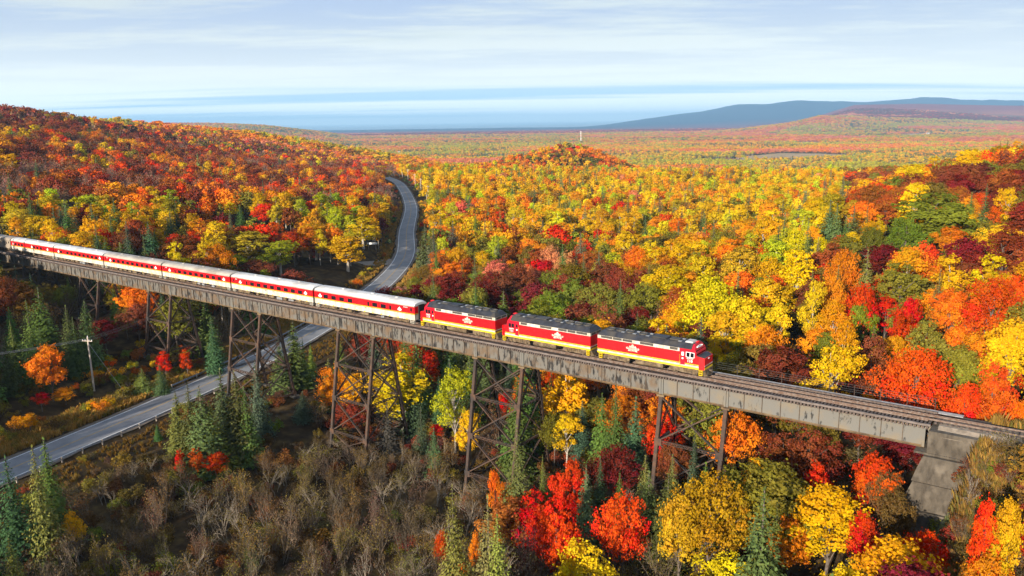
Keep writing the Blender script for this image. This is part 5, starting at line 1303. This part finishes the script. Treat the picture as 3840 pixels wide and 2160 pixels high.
for i in np.where(is_thing)[0]:
    sz = ('tall ' if HH[i] > 13 else 'small ' if HH[i] < 8.5 else '') if KD[i] not in ('shrub',) else ('low ' if HH[i] < 2.2 else '')
    groups.setdefault((sz + CNAME[CC[i]] + ' ' + KN[KD[i]], zone(i)), []).append(i)
LABEL = {}
for (what, zn), ids in groups.items():
    ids.sort(key=lambda i: TP[i, 0])
    for n, i in enumerate(ids):
        LABEL[i] = what + ' ' + zn + ('' if len(ids) == 1 else ', %s from left' % ordn(n))
GROUP = dict(maple='autumn maples of the valley', birch='yellowing birches of the valley', spruce='spruces of the valley', bare='near-leafless trees of the valley', shrub='shrubs of the valley')
CATEG = dict(maple='tree', birch='tree', spruce='tree', bare='tree', shrub='shrub')
for i in np.where(is_thing)[0]:
    k_ = KD[i]; cm, tm, ph, prad = NEARP[k_][VAR[i] % NV[k_]]
    s_z = HH[i] / ph; s_r = RR[i] / prad
    root = bpy.data.objects.new(NAME[k_], None); COL.objects.link(root); root.empty_display_size = .2
    root.location = XYZ[i]; root.rotation_euler = (0, 0, YAW[i]); q_ = 1 + .18 * math.sin(VAR[i] * 1.7); root.scale = (s_r * q_, s_r / q_, s_z)
    tag(root, LABEL[i], CATEG[k_], GROUP[k_])
    c = bpy.data.objects.new('crown' if k_ != 'shrub' else 'foliage', cm); COL.objects.link(c); c.parent = root; c.color = (*TINT[i], 1)
    w = bpy.data.objects.new('trunk' if k_ != 'shrub' else 'stems', tm); COL.objects.link(w); w.parent = root
# ---- the rest of the wood: one scattered mass per kind
def scatter_group(colln):
    ng = bpy.data.node_groups.new('scatter', 'GeometryNodeTree')
    ng.interface.new_socket('Geometry', in_out='INPUT', socket_type='NodeSocketGeometry'); ng.interface.new_socket('Geometry', in_out='OUTPUT', socket_type='NodeSocketGeometry')
    n = ng.nodes; gi = n.new('NodeGroupInput'); go_ = n.new('NodeGroupOutput'); ci = n.new('GeometryNodeCollectionInfo'); ip = n.new('GeometryNodeInstanceOnPoints')
    ci.inputs['Collection'].default_value = colln; ci.inputs['Separate Children'].default_value = True; ci.inputs['Reset Children'].default_value = True
    def na(nm, ty): q = n.new('GeometryNodeInputNamedAttribute'); q.data_type = ty; q.inputs['Name'].default_value = nm; return q.outputs['Attribute']
    ng.links.new(gi.outputs[0], ip.inputs['Points']); ng.links.new(ci.outputs[0], ip.inputs['Instance']); ip.inputs['Pick Instance'].default_value = True
    ng.links.new(na('shape', 'INT'), ip.inputs['Instance Index']); ng.links.new(na('rot', 'FLOAT_VECTOR'), ip.inputs['Rotation']); ng.links.new(na('scl', 'FLOAT_VECTOR'), ip.inputs['Scale'])
    ng.links.new(ip.outputs[0], go_.inputs[0]); return ng
def scatter_object(name, P, shape, rot, scl, tint, colln, label, kindc):
    me = bpy.data.meshes.new(name); me.from_pydata(P.tolist(), [], [])
    for nm, ty, arr, key in (('shape', 'INT', shape.astype(np.int32), 'value'), ('rot', 'FLOAT_VECTOR', rot.astype(np.float32).ravel(), 'vector'), ('scl', 'FLOAT_VECTOR', scl.astype(np.float32).ravel(), 'vector'),
                             ('tint', 'FLOAT_COLOR', np.hstack([tint, np.ones((len(tint), 1))]).astype(np.float32).ravel(), 'color')):
        me.attributes.new(nm, ty, 'POINT').data.foreach_set(key, arr)
    o = bpy.data.objects.new(name, me); COL.objects.link(o)
    md = o.modifiers.new('scatter', 'NODES'); md.node_group = scatter_group(colln)
    return tag(o, label, kindc, None, 'stuff')
FN = dict(maple=('maple_forest', 'unbroken red, orange and gold maple woods covering hills and plain'), birch=('birch_forest', 'yellow birch and aspen woods mixed through the plain'), spruce=('spruce_forest', 'dark spruces scattered through the far woods'),
          bare=('bare_forest', 'leafless grey trees scattered over the left hill and plain'), shrub=('undergrowth', 'low brushy undergrowth between the trees'))
for k_ in KINDS:
    ii = np.where((KD == k_) & ~is_thing)[0]
    if not len(ii): continue
    lod = np.where(DIST[ii] < 300, 0, np.where(DIST[ii] < 900, 1, 2)); sh = lod * NV[k_] + VAR[ii] % NV[k_]
    ph = np.array([FARP[k_][q][0] for q in sh]); pr_ = np.array([FARP[k_][q][1] for q in sh])
    s_r = RR[ii] / pr_ * np.where(DIST[ii] > 4200, 2.7, np.where(DIST[ii] > 1350, 1.45, 1.0))
    scatter_object(FN[k_][0], XYZ[ii], sh, np.stack([0 * sh, 0 * sh, YAW[ii]], -1), np.stack([s_r * (1 + .18 * np.sin(VAR[ii] * 1.7)), s_r / (1 + .18 * np.sin(VAR[ii] * 1.7)), HH[ii] / ph], -1), TINT[ii], far_cols[k_], FN[k_][1], 'forest' if k_ != 'shrub' else 'undergrowth')
# (brush on the abutment slope is part of the undergrowth above)
# ---- dry grass on the verges, the bank and the abutment slope
def grass_tuft(seed):
    rs = np.random.default_rng(seed); mb = MB()
    for i in range(26):
        a = rs.uniform(0, 6.28); r = rs.uniform(0, .30); h = rs.uniform(.35, 1.0); b = np.array([r * math.cos(a), r * math.sin(a), -.05]); d = np.array([math.cos(a), math.sin(a), 0]) * rs.uniform(.05, .35) * h
        w = np.array([-math.sin(a), math.cos(a), 0]) * .045; mb.add([b - w, b + w, b + d * .5 + np.array([0, 0, h * .7]) + w * .7, b + d + np.array([0, 0, h])], [(0, 1, 2, 3)])
    me = mb.mesh('tuft', M['leaf_far']); at = me.color_attributes.new('leafvar', 'FLOAT_COLOR', 'POINT')
    at.data.foreach_set('color', np.repeat(np.hstack([rs.random((26, 3)), np.ones((26, 1))]), 4, axis=0).astype(np.float32).ravel()); return me
gcol = bpy.data.collections.new('grass_shapes')
for s in range(3): gcol.objects.link(bpy.data.objects.new('tuft_%d' % s, grass_tuft(s)))
gx, gy = [], []
for off0, off1, n, y0, y1 in ((-12, -6.2, 5200, 105, 235), (7.4, 14, 1500, 105, 235), (-11, -6.2, 1800, 265, 560), (6.2, 11, 1800, 265, 560)):
    Yr = rng.uniform(y0, y1, n); of = rng.uniform(0, 1, n) ** 1.4 * (off1 - off0) + off0 if off0 > 0 else -(rng.uniform(0, 1, n) ** 1.4 * (off1 - off0) * 1 - off1) 
    of = np.clip(of, min(off0, off1), max(off0, off1))
    for a_, b_ in zip(Yr, of): q = road_at(a_, b_); gx.append(q[0] + rng.normal() * .3); gy.append(q[1] + rng.normal() * .3)
ng_ = len(gx)
tt = rng.uniform(24, 75, 6500); oo = rng.uniform(3.3, 16, 6500); 
for a_, b_ in zip(tt, oo): q = b_world(a_, b_); gx.append(q[0]); gy.append(q[1])
tt = rng.uniform(27, 75, 2200); oo = rng.uniform(-7, -3.4, 2200)
for a_, b_ in zip(tt, oo): q = b_world(a_, b_); gx.append(q[0]); gy.append(q[1])
gx = np.array(gx); gy = np.array(gy); gzv = terrain(gx, gy); n = len(gx)
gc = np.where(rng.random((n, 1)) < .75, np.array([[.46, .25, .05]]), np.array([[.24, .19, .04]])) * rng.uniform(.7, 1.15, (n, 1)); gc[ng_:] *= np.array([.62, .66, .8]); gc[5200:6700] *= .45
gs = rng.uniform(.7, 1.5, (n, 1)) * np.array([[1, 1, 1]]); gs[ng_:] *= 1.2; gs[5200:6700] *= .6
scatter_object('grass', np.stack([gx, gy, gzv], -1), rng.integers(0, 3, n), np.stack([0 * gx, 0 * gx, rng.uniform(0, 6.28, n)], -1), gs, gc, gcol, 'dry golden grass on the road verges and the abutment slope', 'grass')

# ------------------------------------------------------------------ haze
hz = MB().box(-46000, 46000, -6000, 64000, -145, 420).build('haze', None)
hm_, ht, ho_ = new_mat('haze'); pv = ht.nodes.new('ShaderNodeVolumePrincipled')
pv.inputs['Color'].default_value = (.42, .71, 1.0, 1); pv.inputs['Density'].default_value = 5.2e-5; pv.inputs['Anisotropy'].default_value = 0.0
lin(ht, pv.outputs[0], ho_.inputs['Volume']); hz.data.materials.append(hm_)
tag(hz, 'thin bluish haze lying over the far plain and hills', None, None, 'stuff')
print('trees', len(A), 'things', int(is_thing.sum()), {k_: int(((KD == k_) & is_thing).sum()) for k_ in KINDS})
